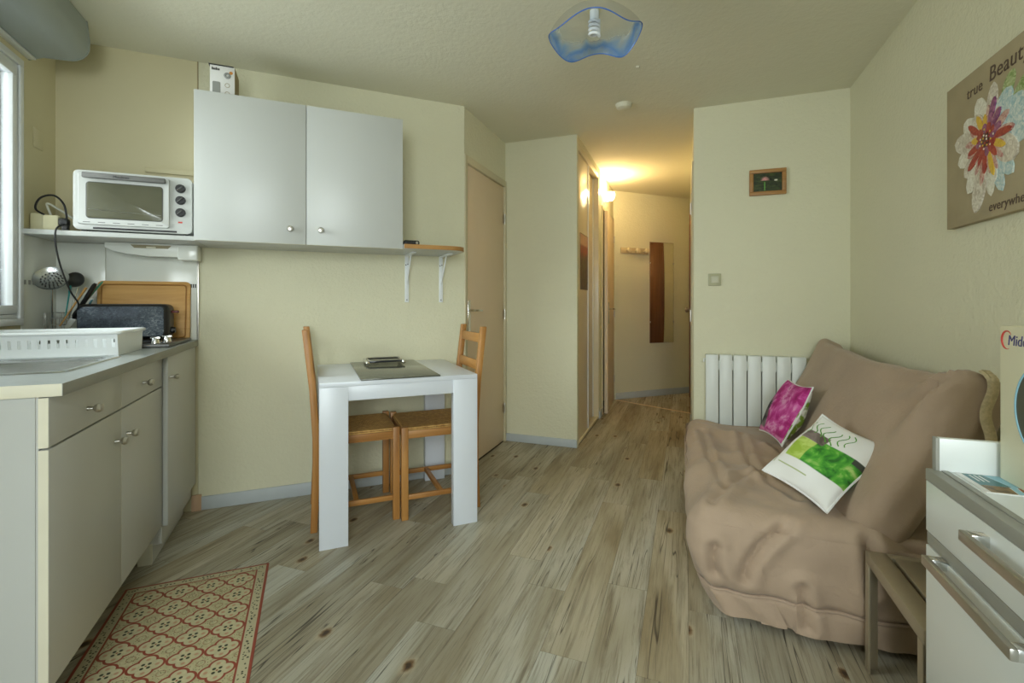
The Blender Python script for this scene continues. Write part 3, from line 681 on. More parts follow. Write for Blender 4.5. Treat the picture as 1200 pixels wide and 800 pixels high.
for (pa, pb, lab, nm, r, mt) in (((76, 375), (81, 345), 'teal plastic handled brush in the utensil basket', 'dish_brush', .006, 'teal'), ((80, 378), (110, 342), 'green plastic serving spoon leaning out of the basket', 'serving_spoon', .0065, plain('sea green plastic', (.08, .36, .25), .4)), ((92, 378), (104, 358), 'light blue plastic spoon leaning low in the basket', 'plastic_spoon', .006, plain('sky blue plastic', (.12, .42, .62), .4))):
    yy_ = {'dish_brush': -.15, 'plastic_spoon': -.075}.get(nm, -.118); a, b_ = dirpt(*pa, yy_), dirpt(*pb, yy_)
    t = Thing(nm, lab, nm.split('_')[-1], FA, tuple(a)); t.part('shaft', MB().tube([tuple(a), tuple(a+(b_-a)*.5), tuple(b_)], [r*.6, r*.7, r], 8, flat=.5), mt)
    t.part('head', MB().tube([tuple(b_-(b_-a)*.02), tuple(b_+(b_-a)*.12), tuple(b_+(b_-a)*.3), tuple(b_+(b_-a)*.36)], [r*.8, r*1.7, r*1.6, r*.5], 8, flat=.4), mt)
# splashback
sp = Thing('splashback', 'glossy white splashback panels behind the worktop', 'splashback', FA, (-.87, 0, .92))
xj = hit(FA, 124, 'x', -.004)
sp.part('panel', MB().box((LX+.0005, -.006, .9205), (xj-.001, 0, 1.4195), .001), 'tile')
sp.part('panel', MB().box((xj+.001, -.006, .9205), (-.575, 0, 1.4195), .001), 'tile')
sp.part('panel', MB().box((LX, -.325+.022, .9205), (LX+.005, -.0065, 1.4195), .001), 'tile')
sp.part('edge_trim', MB().box((-.577, -.010, .9205), (-.566, .0, 1.4195), .002), 'nickel')
for i in range(3):
    sp.part('border_mark', MB().box((-.605+i*.010, -.0072, 1.202), (-.599+i*.010, -.0055, 1.222)), 'black')
    sp.part('border_mark', MB().box((LX+.0045, -.29+i*.036, 1.202), (LX+.0065, -.275+i*.036, 1.222)), 'greycup')
# ================================================================== SHELF, OVEN, HOOD
CX0, CX1, CN, CBZ, CTZ = -.519, .460, .371, 1.42, 2.135
sh = solo('oven_shelf', MB().box((LX+.001, -.325, 1.4205), (CX0-.003, -.001, 1.4425), .002), 'white', FA, (-.85, -.16, 1.42), 'white wall shelf carrying the mini oven', 'shelf')
hd = Thing('extractor_hood', 'slim white extractor hood under the oven shelf', 'extractor hood', FA, (-.75, -.06, 1.33))
xa, xb = hit(FA, 122, 'x', -.115), -.553
sec = [(xa, 1.42), (xa, 1.395), (xa+.03, 1.378), (xa+.09, 1.365), (xa+.17, 1.357), (xb-.09, 1.357), (xb-.085, 1.342), (xb, 1.342), (xb, 1.42)]
hd.part('housing', MB().prism(sec, -.112, -.0107, 'y', .002), 'tile')
hx = (xa+xb)/2-.005
hd.part('grip_slot', MB().prism([(hx-.085, 1.412), (hx+.085, 1.412), (hx+.07, 1.396), (hx-.07, 1.396)], -.1145, -.11, 'y'), plain('tan slot', (.33, .29, .17), .6))
hd.part('grip', MB().box((hx-.02, -.119, 1.397), (hx+.02, -.112, 1.405), .002), 'cream_edge')
hd.part('switch_block', MB().box((xb-.085, -.118, 1.343), (xb-.002, -.111, 1.418), .003), 'tile')
# mini oven
ov = Thing('mini_oven', 'white countertop mini oven with three black knobs', 'oven', FA, (-.76, -.17, 1.4425))
ox0, ox1, of, oz0, oz1 = -.985, -.5375, -.318, 1.452, 1.718
ov.part('housing', MB().prism(rrect(ox0, ox1, oz0, oz1, .022), of+.012, -.045, 'y', .004), 'white')
ov.part('fascia', MB().prism(rrect(ox0-.001, ox1+.001, oz0-.001, oz1+.001, .022), of, of+.013, 'y', .003), 'white')
dd = ov.part('door', MB().prism(rrect(ox0+.020, ox1-.088, oz0+.022, oz1-.012, .008), of-.012, of, 'y', .003), 'white')
ov.part('door_glass', MB().prism(rrect(ox0+.052, ox1-.115, oz0+.052, oz1-.055, .012), of-.0145, of-.010, 'y', .001), 'ovenglass', dd)
ov.part('glass_border', MB().prism(rrect(ox0+.049, ox1-.112, oz0+.049, oz1-.052, .014), of-.0135, of-.0105, 'y'), 'darkgrey', dd)
ov.part('rack_line', MB().tube([(ox0+.058, of-.0147, oz0+.09), (ox1-.12, of-.0147, oz0+.078)], .0012, 6), 'nickel', dd)
hb_ = ov.part('door_handle', MB().box((ox0+.042, of-.040, oz1-.040), (ox1-.098, of-.024, oz1-.016), .004), plain('grey metallic plastic', (.13, .13, .12), .5, 0), dd)
for x in (ox0+.055, ox1-.112): ov.part('handle_post', MB().box((x-.008, of-.026, oz1-.036), (x+.008, of-.010, oz1-.02), .002), 'darkgrey', dd)
for i in range(6): ov.part('vent', MB().box((ox0+.038+i*.054, of-.0128, oz0+.031), (ox0+.064+i*.054, of-.0115, oz0+.0335)), 'darkgrey', dd)
for i, z in enumerate((oz1-.052, oz1-.108, oz1-.166)):
    k = ov.part('knob', MB().lathe([(0, -.002), (.021, -.002), (.020, .010), (.017, .013), (0, .013)], (ox1-.045, of, z), 20, Matrix.Rotation(PI/2, 4, 'X')), 'black')
    ov.part('pointer', MB().box((ox1-.048, of-.020, z-.016), (ox1-.042, of-.012, z+.016), .002, mat=Matrix.Translation((ox1-.045, of, z)) @ Matrix.Rotation(.8, 4, 'Y') @ Matrix.Translation((-ox1+.045, -of, -z))), 'darkgrey', k)
ov.part('indicator', MB().box((ox1-.055, of-.0015, oz0+.050), (ox1-.038, of+.001, oz0+.057)), 'red')
ov.part('bottom_slot', MB().box((ox0+.07, of-.001, oz0+.003), (ox1-.06, of+.004, oz0+.012), .001), 'black')
ov.part('brand_mark', MB().text('Moulinex', .016, Matrix.Translation((ox0+.155, of-.0405, oz1-.034)) @ Matrix.Rotation(PI/2, 4, 'X'), .0003), 'black', hb_)
for x in (ox0+.03, ox1-.03):
    for y in (of+.03, -.07): ov.part('foot', MB().lathe([(0, 1.4425), (.012, 1.4425), (.012, 1.455), (0, 1.455)], (x, y, 0), 10), 'black')
# plugs and cords on the shelf
ps = Thing('power_strip', 'yellowed multi-socket adapter lying on the oven shelf', 'power strip', FA, (-1.07, -.2, 1.4425))
pa = dirpt(38, 248, -.10)
ps.part('wall_socket_box', MB().box((LX+.003, -.24, 1.443), (LX+.06, -.15, 1.525), .006), 'plug')
ps.part('socket_block', MB().box((-1.10, -.295, 1.443), (-1.045, -.235, 1.512), .008), 'plug')
ps.part('plug', MB().box((-1.046, -.30, 1.465), (-1.012, -.262, 1.50), .008).box((-1.03, -.31, 1.443), (-1.008, -.28, 1.47), .006), 'black')
def bez(P, n=10):
    """Catmull-Rom through points"""
    P = [Vector(p) for p in P]; out = []
    for i in range(len(P)-1):
        p0, p1, p2, p3 = P[max(i-1, 0)], P[i], P[i+1], P[min(i+2, len(P)-1)]
        for k in range(n):
            t = k/n; out.append(.5*((2*p1)+(-p0+p2)*t+(2*p0-5*p1+4*p2-p3)*t*t+(-p0+3*p1-3*p2+p3)*t**3))
    return out+[P[-1]]
ts.part('power_cord', MB().tube(bez([(-1.02, -.305, 1.47), dirpt(66, 268, -.335), dirpt(65, 285, -.34), dirpt(71, 312, -.33), dirpt(82, 340, -.31), dirpt(92, 357, -.27), (tx0-.02, -.19, 1.06), (tx0+.006, -.17, 1.04)]), .0035, 8), 'black')
ts.part('cord_loop', MB().tube(bez([(-1.02, -.28, 1.49), dirpt(75, 240, -.28), dirpt(63, 229, -.27), dirpt(47, 232, -.26), dirpt(42, 245, -.25), (-1.085, -.265, 1.505)]), .0042, 8), 'black')
ov.part('power_cord', MB().tube(bez([(LX+.05, -.14, 1.50), dirpt(55, 239, -.13), dirpt(70, 246, -.12), dirpt(84, 255, -.11), (-.985, -.10, 1.465)]), .005, 8), 'tile')
# cable trunking on the wall above the oven
tk = Thing('cable_trunking', 'short painted cable trunking on the wall above the oven', 'cable trunking', FA, (-.65, 0, 1.7))
xa, xb = hit(FA, 170, 'x', -.01), -.578
tk.part('channel', MB().box((xa, -.016, 1.802), (xb, 0, 1.828), .003), 'smoothwall')
tk.part('wire', MB().tube(bez([(-.59, -.006, 1.70), (-.588, -.006, 1.85), (-.578, -.006, 1.98), (-.577, -.004, 2.12)]), .003, 6), 'smoothwall')
# ================================================================== WALL CABINET
wc = Thing('wall_cabinet', 'white two-door wall cabinet above the table', 'cabinet', FA, ((CX0+CX1)/2, -.18, CBZ))
wc.part('body', MB().box((CX0, -CN+.02, CBZ+.001), (CX1, -.001, CTZ-.002), .001), 'white')
xm = hit(FA, 359, 'x', -CN)
for (a, b_, kx) in ((CX0, xm-.0015, hit(FA, 340, 'x', -CN-.02)), (xm+.0015, CX1, hit(FA, 376, 'x', -CN-.02))):
    d = wc.part('door', MB().box((a, -CN, CBZ), (b_, -CN+.0185, CTZ), .0012), 'white')
    wc.part('edging', MB().box((a+.0002, -CN+.001, CBZ-.0006), (b_-.0002, -CN+.018, CBZ+.0006)), 'cream_edge', d)
    knob_y(wc, kx, -CN, 1.495, d)
# carton on the cabinet
bx0, bz0 = hit(FA, 246, 'x', -.30), CTZ
bx1 = hit(FA, 275, 'x', -.30)
bt = zat(FA, bx0, -.30, 75)
sm = Thing('kettle_carton', 'small white appliance carton on top of the wall cabinet', 'carton', FA, ((bx0+bx1)/2, -.22, CTZ))
sm.part('carton', MB().box((bx0, -.30, CTZ), (bx1, -.16, bt), .001), 'paper')
sm.part('lid_flap', MB().box((bx0-.006, -.302, bt-.001), (bx1-.005, -.15, bt+.005), .001), 'black')
sm.part('side_panel', MB().box((bx1-.0005, -.299, CTZ), (bx1+.001, -.161, bt)), 'kraft')
w_, h_ = bx1-bx0, bt-CTZ
sm.part('picture', MB().prism(rrect(bx0+.10*w_, bx0+.42*w_, CTZ+.02, CTZ+.5*h_, .006), -.3008, -.2998, 'y'), 'greycup')
for cz, cm in ((.72, 'greycup'), (.42, 'kraft'), (.16, 'kraft')):
    sm.part('round_icon', MB().tube([(bx0+.70*w_+.010*math.cos(2*PI*k/16), -.3005, CTZ+cz*h_+.010*math.sin(2*PI*k/16)) for k in range(16)], .0012 if cm == 'kraft' else .006, 6, True), cm)
sm.part('sticker', MB().lathe([(0, 0), (.008, 0), (.008, .001), (0, .001)], (bx0+.85*w_, -.2998, CTZ+.82*h_), 14, Matrix.Rotation(PI/2, 4, 'X')), 'orange')
for i in range(6): sm.part('brand_mark', MB().box((bx0+(.07+.055*i)*w_, -.3006, CTZ+.85*h_), (bx0+(.115+.055*i)*w_, -.2998, CTZ+(.93 if i in (0, 3) else .91)*h_)), 'black')
# bracket shelf
bs = Thing('bracket_shelf', 'small white corner shelf with wooden edge on two white brackets', 'shelf', FA, (.63, -.18, 1.12))
se, sd = .825, .395
outl = [(CX1+.003, 0), (CX1+.003, -sd), (se-.09, -sd)]+[(se-.09+.09*math.sin(PI/2*i/6), -sd+.09-.09*math.cos(PI/2*i/6)) for i in range(1, 7)]+[(se, 0)]
bs.part('board', MB().prism(outl, 1.4225, 1.4445, 'z'), 'white')
eo = outl[1:]; b = bmesh.new()
band = [(x, y) for x, y in eo]; off = []
for i, (x, y) in enumerate(eo):
    a, c = eo[max(i-1, 0)], eo[min(i+1, len(eo)-1)]; t = Vector((c[0]-a[0], c[1]-a[1])).normalized(); off.append((x+t.y*.0025, y-t.x*.0025))
mb = MB().prism(band+off[::-1], 1.4218, 1.4452, 'z'); bs.part('edging', mb, 'edgewood')
for px in (477, 517):
    x = hit(FA, px, 'x', -.01)
    k = bs.part('bracket', MB().box((x-.0125, -.006, 1.125), (x+.0125, 0, 1.42), .002).box((x-.0125, -.24, 1.414), (x+.0125, -.0, 1.4225), .002).tube([(x, -.006, 1.24), (x, -.14, 1.414)], .005, 6), 'whitepvc')
    for (sx, sz) in ((0, 1.14), (-.006, 1.36), (.006, 1.365)): bs.part('screw', MB().lathe([(0, 0), (.004, 0), (.003, .002), (0, .002)], (x+sx, -.006, sz), 8, Matrix.Rotation(PI/2, 4, 'X')), 'darkgrey', k)
gx = hit(FA, 482, 'x', -.33)
gc = Thing('black_case', 'small black oblong case on the bracket shelf', 'case', FA, (gx, -.3, 1.445))
gc.part('shell', MB().rbox((gx-.045, -.35, 1.4455), (gx+.045, -.29, 1.474), .012, (16, 10, 8)), 'black')
gc.part('clasp', MB().lathe([(0, 0), (.008, 0), (.006, .003), (0, .003)], (gx+.028, -.349, 1.46), 12, Matrix.Rotation(PI/2, 4, 'X')), 'nickel')
# ================================================================== TABLE AND CHAIRS
TX0, TX1, TN0, TN1, TZ = .027, .778, -.716, -.016, .757
tb = Thing('dining_table', 'white laminate panel-leg table against the kitchen wall', 'table', FA, ((TX0+TX1)/2, (TN0+TN1)/2, 0))
tb.part('tabletop', MB().box((TX0, TN0, TZ-.022), (TX1, TN1, TZ), .001), 'tabwhite')
for x0_, x1_ in ((TX0, TX0+.125), (TX1-.125, TX1)):
    for y0_, y1_ in ((TN0, TN0+.045), (TN1-.045, TN1)):
        tb.part('leg', MB().box((x0_, y0_, 0), (x1_, y1_, TZ-.0225), .001), 'tabwhite')
for y0_, y1_ in ((TN0+.004, TN0+.024), (TN1-.03, TN1-.01)): tb.part('apron', MB().box((TX0+.125, y0_, .668), (TX1-.125, y1_, TZ-.0225), .001), 'tabwhite')
for x in (TX0+.01, TX1-.028): tb.part('side_apron', MB().box((x, TN0+.045, .668), (x+.018, TN1-.045, TZ-.0225), .001), 'tabwhite')
def speckle():
    n = NT('speckled dark glass'); co = n.coord(); v = n.voro(co, 260)
    n.col(n.mix(n.step(v[0], .22, .05), (.10, .105, .08), (.22, .22, .17))); return n.set(Roughness=.1)
gm = solo('glass_mat', MB().box((.207, TN0-.004, TZ+.0005), (.585, -.03, TZ+.0075), .001), speckle(), FA, (.4, -.37, TZ), 'speckled dark glass worktop saver across the table', 'glass mat')
ty = Thing('serving_tray', 'small dark tray with chrome rollers on the glass mat', 'tray', FA, (.39, -.13, TZ+.0075))
z0 = TZ+.008
ty.part('plate', MB().box((.295, -.205, z0+.012), (.485, -.06, z0+.022), .002), 'glossblack')
ty.part('rim', ring('x', .295, .485, -.0, .0, 0, 0, .0) if False else MB().tube([(x, y, z0+.024) for x, y in rrect(.297, .483, -.203, -.062, .01)], .005, 6, True), 'nickel')
for x in (.288, .492):
    h = ty.part('roller', MB().tube([(x, -.215, z0+.012), (x, -.05, z0+.012)], .011, 12), 'chrome')
    for y in (-.222, -.043): ty.part('end_ball', MB().lathe([(0, -.011), (.008, -.008), (.011, 0), (.008, .008), (0, .011)], (x, y, z0+.012), 12), 'chrome', h)
def make_chair(label, grp):
    t = Thing('dining_chair', label, 'chair', FW, (0, 0, 0), group=grp)
    hw, L = .19, .0175
    for s in (-1, 1):
        t.part('front_leg', MB().box((.195-L, s*hw-L, 0), (.195+L, s*hw+L, .478), .003), 'pine')
        ps_ = [(-.20, 0), (-.19, .24), (-.19, .46), (-.205, .70), (-.238, .99)]
        poly = [(x-.016, z) for x, z in ps_]+[(x+.016, z) for x, z in ps_[::-1]]
        t.part('rear_post', MB().prism(poly, s*(hw-.005)-.0155, s*(hw-.005)+.0155, 'y', .003), 'pine')
        t.part('side_rail', MB().box((-.175, s*hw-.011, .418), (.178, s*hw+.011, .458), .002), 'pinex')
        t.part('side_stretcher', MB().box((-.178, s*hw-.009, .10), (.178, s*hw+.009, .126), .003), 'pinex')
    t.part('front_rail', MB().box((.184, -hw+.017, .418), (.206, hw-.017, .458), .002), 'piney')
    t.part('rear_rail', MB().box((-.20, -hw+.012, .418), (-.18, hw-.012, .458), .002), 'piney')
    t.part('cross_stretcher', MB().box((-.012, -hw+.008, .104), (.012, hw-.008, .124), .002), 'piney')
    def sfn(u, v):
        x, y = -.185+.392*u, -.196+.392*v; ex = min(1, min(u, 1-u)/.07); ey = min(1, min(v, 1-v)/.07); e = min(ex, ey)
        d = max(abs(u-.5), abs(v-.5))*2
        return Vector((x, y, .452+.022*math.sqrt(max(0, 1-(1-e)**2))-.010*(1-d)))
    sm_ = MB().quadgrid(sfn, 28, 28); lo_ = MB().box((-.183, -.192, .446), (.203, .192, .454)); lo_me = lo_.mesh('t'); sm_.bm.from_mesh(lo_me); bpy.data.meshes.remove(lo_me)
    t.part('seat', sm_, 'rush')
    for z, x in ((.925, -.228), (.775, -.213), (.625, -.200)):
        t.part('back_slat', MB().box((x-.008, -hw+.018, z-.026), (x+.008, hw-.018, z+.026), .003, mat=Matrix.Translation((x, 0, z)) @ Matrix.Rotation(-.1, 4, 'Y') @ Matrix.Translation((-x, 0, -z))), 'piney')
    return t.o
ch = make_chair('honey wood ladder-back chair tucked under the table on the counter side', 'rush-seat chairs at the table')
ch.location = W(FA, .205, -.325, 0); ch.rotation_euler.z = FA[2]
dup(ch, W(FA, .634, -.355, 0), FA[2]+PI, 'honey wood ladder-back chair tucked under the table on the beige door side')
# ================================================================== RUG
RW, RL = .5, 1.05
solo('patterned_rug', MB().box((-.672, -.738-RL, 0), (-.672+RW, -.738, .003), .0008), rugmat(RW, RL), FA, (-.672, -.738, 0), 'vinyl rug with red quatrefoil tile pattern before the sink cabinet', 'rug')
# ================================================================== SOFA
def nz(p, f, s=0): return noise.noise(Vector((p.x*f+s, p.y*f+s*1.7, p.z*f)))
sf = Thing('sofa', 'taupe fabric-covered folding sofa against the right wall', 'sofa', FB, (-.45, -.86, 0))
def planept(px, py, z=None, y=None):
    if z is not None:
        Y = (HC-z)*FPX/(py-HOR); X = (px-600)/FPX*Y; q = toB(Vector((X, Y))); return Vector((q[0], q[1], z))
    x = hit(FB, px, 'x', y); return Vector((x, y, zat(FB, x, y, py)))
CR = [[planept(*q, z=.40) for q in l] for l in ([(822, 503), (830, 532), (848, 575)], [(868, 506), (876, 535), (893, 560)], [(893, 560), (935, 590)], [(905, 520), (960, 552), (1010, 560)], [(990, 572), (1014, 592)], [(835, 590), (870, 560), (905, 555)])]
CR += [[planept(*q, y=-1.62) for q in l] for l in ([(932, 600), (890, 640), (866, 674)], [(1012, 606), (1017, 640), (1020, 690)], [(1014, 610), (1060, 632), (1085, 645)], [(838, 640), (832, 668)], [(940, 690), (946, 735)])]
def segd(p, a, b):
    t = max(0, min(1, (p-a).dot(b-a)/(b-a).length_squared)); return (p-a-(b-a)*t).length
def creases(p):
    s = 0
    for l in CR:
        d = min(segd(p, a, b) for a, b in zip(l, l[1:]))
        if d < .09: s += -.022*math.exp(-(d/.015)**2)+.011*math.exp(-((d-.035)/.022)**2)
    return s
def seat_disp(p, n):
    d = Vector((0, 0, 0))
    u = (p.y+1.63)/1.53                               # 0 near end .. 1 far end
    lowt = max(0, min(1, (.26-p.z)/.22))
    if p.x < -.7: d.x += .085*lowt**1.4
    if p.y < -1.4: d.y += .03*lowt**1.4*(1 if p.x < -.6 else .5)
    # the seat sinks toward the backrest and is lower at the far end
    if n.z > .3: d.z += -.02*max(0, min(1, (p.x+.9)/.4))-.045*max(0, u-.3)
    # quilted folds
    top = max(0, n.z); frn = 1-top
    w = .014*nz(p, 3.2)+.008*nz(p, 7, 3)+.004*nz(p, 15, 6)
    fold = math.sin(11*(p.x*.8+p.y*1.1)+4*nz(p, 2.5, 5))
    w += top*.008*fold
    seam = math.exp(-((p.z-.125)/.010)**2)*.012 if n.z < .5 else 0
    # vertical gathers near the bottom of the front corner
    if n.z < .4: w += .006*math.sin(34*(p.y-p.x)+5*nz(p, 4))*max(0, min(1, (.32-p.z)/.2))
    q = p+d+n*(w-seam+creases(p))
    q.z = max(q.z, .032+.006*nz(p, 3, 2)); return q-p
seat = sf.part('seat_cover', MB().rbox((-.94, -1.628, -.045), (-.10, -.115, .415), .085, (100, 170, 62), seat_disp), 'sofa')
# backrest slab, built upright then leaned
bh, bth = .785, .15
def back_disp(p, n):
    w = .014*nz(p, 3.0, 9)+.007*nz(p, 7.5, 2)
    e = (p.y+.86)/.76
    w += .007*math.sin(16*p.z+7*p.y+4*nz(p, 2, 1))*max(0, abs(e)-.2)
    top = max(0, p.z-(.12+bh*.75))/(bh*.25)
    d = n*w
    if p.y < -1.4: d.y += .07*max(0, min(1, (.52-p.z)/.25))
    ra = math.atan2(p.z-(.12+bh), p.y+1.66); rd_ = math.hypot(p.z-(.12+bh), p.y+1.66)
    d += n*(.016*abs(n.x)*math.sin(9*ra)*math.exp(-(rd_/.5)**2)*min(1, rd_/.1))
    d.z += -.030*top*(1-e*e)+.018*top*max(0, abs(e)-.85)/.15
    return d
mbk = MB().rbox((-bth/2, -1.652, .12), (bth/2, -.10, .12+bh), .048, (14, 84, 44), back_disp)
lean = Matrix.Translation((-.455, 0, .18)) @ Matrix.Rotation(math.radians(25), 4, 'Y') @ Matrix.Translation((0, 0, -.12))
bmesh.ops.transform(mbk.bm, matrix=lean, verts=mbk.bm.verts)
back = sf.part('backrest', mbk, 'sofa')
def bk(x, y, z): return lean @ Vector((x, y, z))
zp = []
for i in range(25):
    f = i/24; px_ = 1158-4*f+4*math.sin(f*9); x = hit(FB, px_, 'x', -1.655)
    zp.append(Vector((x, -1.668+.03*(max(0, .10-f)/.10)**2, zat(FB, x, -1.655, 436+92*f))))
sf.part('zip_tape', MB().tube(zp, .0155, 8, flat=.35), 'zip', back)
sf.part('zip_teeth', MB().tube([p+Vector((-.006, -.001, .003)) for p in zp], .003, 6), 'kraft', back)
# piping along the seat hem
hem = []
def hp(x, y, nx, ny):
    p = Vector((x, y, .122)); n_ = Vector((nx, ny, 0)); hem.append(p+seat_disp(p, n_)+n_*.006)
for i in range(40): hp(-.94, -.2-i/39*1.34, -1, 0)
for i in range(1, 8): a = PI/2*i/8; hp(-.855-.085*math.cos(a), -1.543-.085*math.sin(a), -math.cos(a), -math.sin(a))
for i in range(24): hp(-.855+i/23*.72, -1.628, 0, -1)
sf.part('seam_piping', MB().tube(hem, .005, 8), 'piping', seat)
# cushions
def pillowmesh(w, h, th, crump, seed):
    def fn(sgn):
        def f(u, v):
            a, b2 = 2*u-1, 2*v-1; e = max(0, (1-a*a)*(1-b2*b2)); z = th*e**.42
            pin = 1-.10*(1-b2*b2)*abs(a)**3; pin2 = 1-.10*(1-a*a)*abs(b2)**3
            p = Vector((a*w/2*pin, b2*h/2*pin2, 0)); k = nz(p, 7, seed)*crump*e**.5
            wr = .22*crump*math.sin(26*(p.x*.6+p.y)+seed)*e**.5
            bend = -.9*p.y*p.y*0+1.2*crump*nz(Vector((p.x, p.y, 0)), 4, seed+4)
            return p+Vector((0, 0, sgn*z+k+wr+bend))
        return f
    m = MB().quadgrid(fn(1), 44, 44); m2 = MB().quadgrid(fn(-1), 44, 44); me = m2.mesh('t'); m.bm.from_mesh(me); bpy.data.meshes.remove(me)
    bmesh.ops.remove_doubles(m.bm, verts=m.bm.verts, dist=1e-5); bmesh.ops.recalc_face_normals(m.bm, faces=m.bm.faces); return m
def orchid():
    n = NT('orchid print'); co = n.coord(); x, y, z = n.sep(co)
    f = n.noise(n.mapp(co, (1, 1, 0)), 9, 4, .6, 1.5); v = n.voro(n.mapp(co, (1, 1, 0)), 15)
    pet = n.ramp(n.m2('ADD', n.m2('MULTIPLY', v[0], .25), n.m2('MULTIPLY', f, .8)), [(.36, (.30, .008, .12)), (.47, (.45, .015, .20)), (.55, (.62, .10, .36)), (.62, (.74, .32, .55)), (.70, (.40, .01, .17))])
    # stacked pebbles down one side
    pb = n.voro(n.mapp(co, (1, 2.2, 0)), 9); peb = n.ramp(pb[0], [(.1, (.22, .20, .19)), (.4, (.10, .09, .085)), (.6, (.03, .02, .03))])
    pm = n.m2('MULTIPLY', n.step(n.m2('ADD', x, n.m2('MULTIPLY', f, .05)), -.025, .008), n.step(y, .03, .02))
    c = n.mix(pm, pet, peb)
    c = n.mix(n.step(y, -.13, .005), c, n.ramp(f, [(.4, (.75, .28, .50)), (.6, (.55, .05, .28))]))
    c = n.mix(n.m2('MULTIPLY', n.step(z, -.002, .001), 1), c, n.ramp(n.noise(co, 20, 2), [(.45, (.18, .30, .03)), (.55, (.75, .76, .68))]))
    n.col(c); n.set(Roughness=.75); return n.m
def leafprint():
    n = NT('leaf print'); co = n.mapp(n.coord(), (1.23, 1.23, 1.23)); x, y, z = n.sep(co)
    white = n.ramp(n.noise(co, 5, 2), [(.3, (.76, .75, .70)), (.7, (.83, .83, .80))])
    lv = n.voro(n.mapp(co, (1, 1, 0)), 22); f = n.noise(n.mapp(co, (1, 1, 0)), 14, 3, .6, 1)
    gr = n.ramp(n.m2('ADD', n.m2('MULTIPLY', lv[0], .25), n.m2('MULTIPLY', f, .8)), [(.38, (.015, .09, .012)), (.48, (.04, .25, .02)), (.58, (.10, .40, .035)), (.72, (.40, .58, .16))])
    def inside(v, a, b): return n.m2('MULTIPLY', n.step(v, b, .002), n.m2('SUBTRACT', 1, n.step(v, a, .002)))
    blk = n.m2('MULTIPLY', inside(x, -.045, .155), inside(y, -.085, .055))
    c = n.mix(blk, white, gr)
    lime = n.m2('MULTIPLY', inside(x, -.12, -.04), inside(y, -.085, .03))
    c = n.mix(lime, c, n.ramp(f, [(.4, (.33, .48, .05)), (.6, (.52, .66, .16))]))
    stone = n.m2('MULTIPLY', inside(x, -.125, -.02), inside(y, .03, .085))
    c = n.mix(stone, c, n.ramp(f, [(.4, (.10, .075, .065)), (.6, (.24, .19, .17))]))
    ln = n.m2('ADD', n.m2('MULTIPLY', inside(y, -.128, -.124), inside(x, -.13, .02)), n.m2('MULTIPLY', inside(x, -.15, -.146), inside(y, -.14, .06)))
    c = n.mix(ln, c, (.30, .38, .06))
    dk = n.m2('MULTIPLY', inside(x, .11, .155), inside(y, .03, .055)); c = n.mix(dk, c, (.05, .055, .04))
    c = n.mix(n.m2('MULTIPLY', n.step(z, -.012, .002), n.step(n.m2('ABSOLUTE', x), .1, .004)), c, gr)
    n.col(c); n.set(Roughness=.75); return n.m
def cushion(name, label, w, h, th, crump, seed, mat, center, rot):
    m = pillowmesh(w, h, th, crump, seed); me = m.mesh(name); me.materials.append(mat)
    o = bpy.data.objects.new('shell', me); COL.objects.link(o)
    e = bpy.data.objects.new(name, None); COL.objects.link(e); props(e, label, 'cushion')
    e.matrix_world = Matrix.Translation(W(FB, *center)) @ Matrix.Rotation(FB[2], 4, 'Z') @ rot
    o.parent = e
    hem_ = MB(); pts = []
    N = 30
    for k in range(N*4):
        s_, q_ = divmod(k, N); t = 2*q_/N-1
        a, b2 = ((t, -1), (1, t), (-t, 1), (-1, -t))[s_]
        pin = 1-.10*(1-b2*b2)*abs(a)**3; pin2 = 1-.10*(1-a*a)*abs(b2)**3
        p = Vector((a*w/2*pin, b2*h/2*pin2, 0)); p.z = 1.2*crump*nz(p, 4, seed+4); pts.append(p)
    hem_.tube(pts, .0042, 6, True); me2 = hem_.mesh('piping'); me2.materials.append(M['paper']); o2 = bpy.data.objects.new('piping', me2); COL.objects.link(o2); o2.parent = e
    return e, o
def basis(r, u):
    r = Vector(r).normalized(); u = Vector(u).normalized(); r = (r-u*r.dot(u)).normalized(); n = r.cross(u)
    return Matrix(((r.x, u.x, n.x, 0), (r.y, u.y, n.y, 0), (r.z, u.z, n.z, 0), (0, 0, 0, 1)))
def basis2(r, u):
    r = Vector(r).normalized(); u = Vector(u); u = (u-r*r.dot(u)).normalized(); return basis(r, u)
e1, o1 = cushion('green_leaf_cushion', 'white cushion with green leaf print tilted on the sofa seat', .27, .33, .045, .022, 3.3, leafprint(), (-.464, -1.40, .55), basis2((.60, -.77, -.20), (.414, .655, .632)))
e2, o2 = cushion('orchid_cushion', 'magenta orchid print cushion propped upright on the sofa', .34, .32, .05, .022, 8.1, orchid(), (-.455, -.62, .565), basis((.12, -1, 0), (.48, .1, .876)))
# lettering stitched on the white cushion: slender looping green strokes
for i in range(7):
    cx = (-.145+i*.032)*.8; p = []
    for k in range(9):
        t = k/8; p.append((cx+.012*math.sin(t*6+i*.6)-.012*(t-.5), .056+.068*t+(.008*math.sin(i*1.3)), .05))
    me = MB().tube(p, .0021, 5).mesh('letter_stroke'); me.materials.append(M['green']); o = bpy.data.objects.new('letter_stroke', me); COL.objects.link(o); o.parent = e1
    sw = o.modifiers.new('wrap', 'SHRINKWRAP'); sw.target = o1; sw.wrap_method = 'NEAREST_SURFACEPOINT'; sw.wrap_mode = 'ABOVE_SURFACE'; sw.offset = .0008
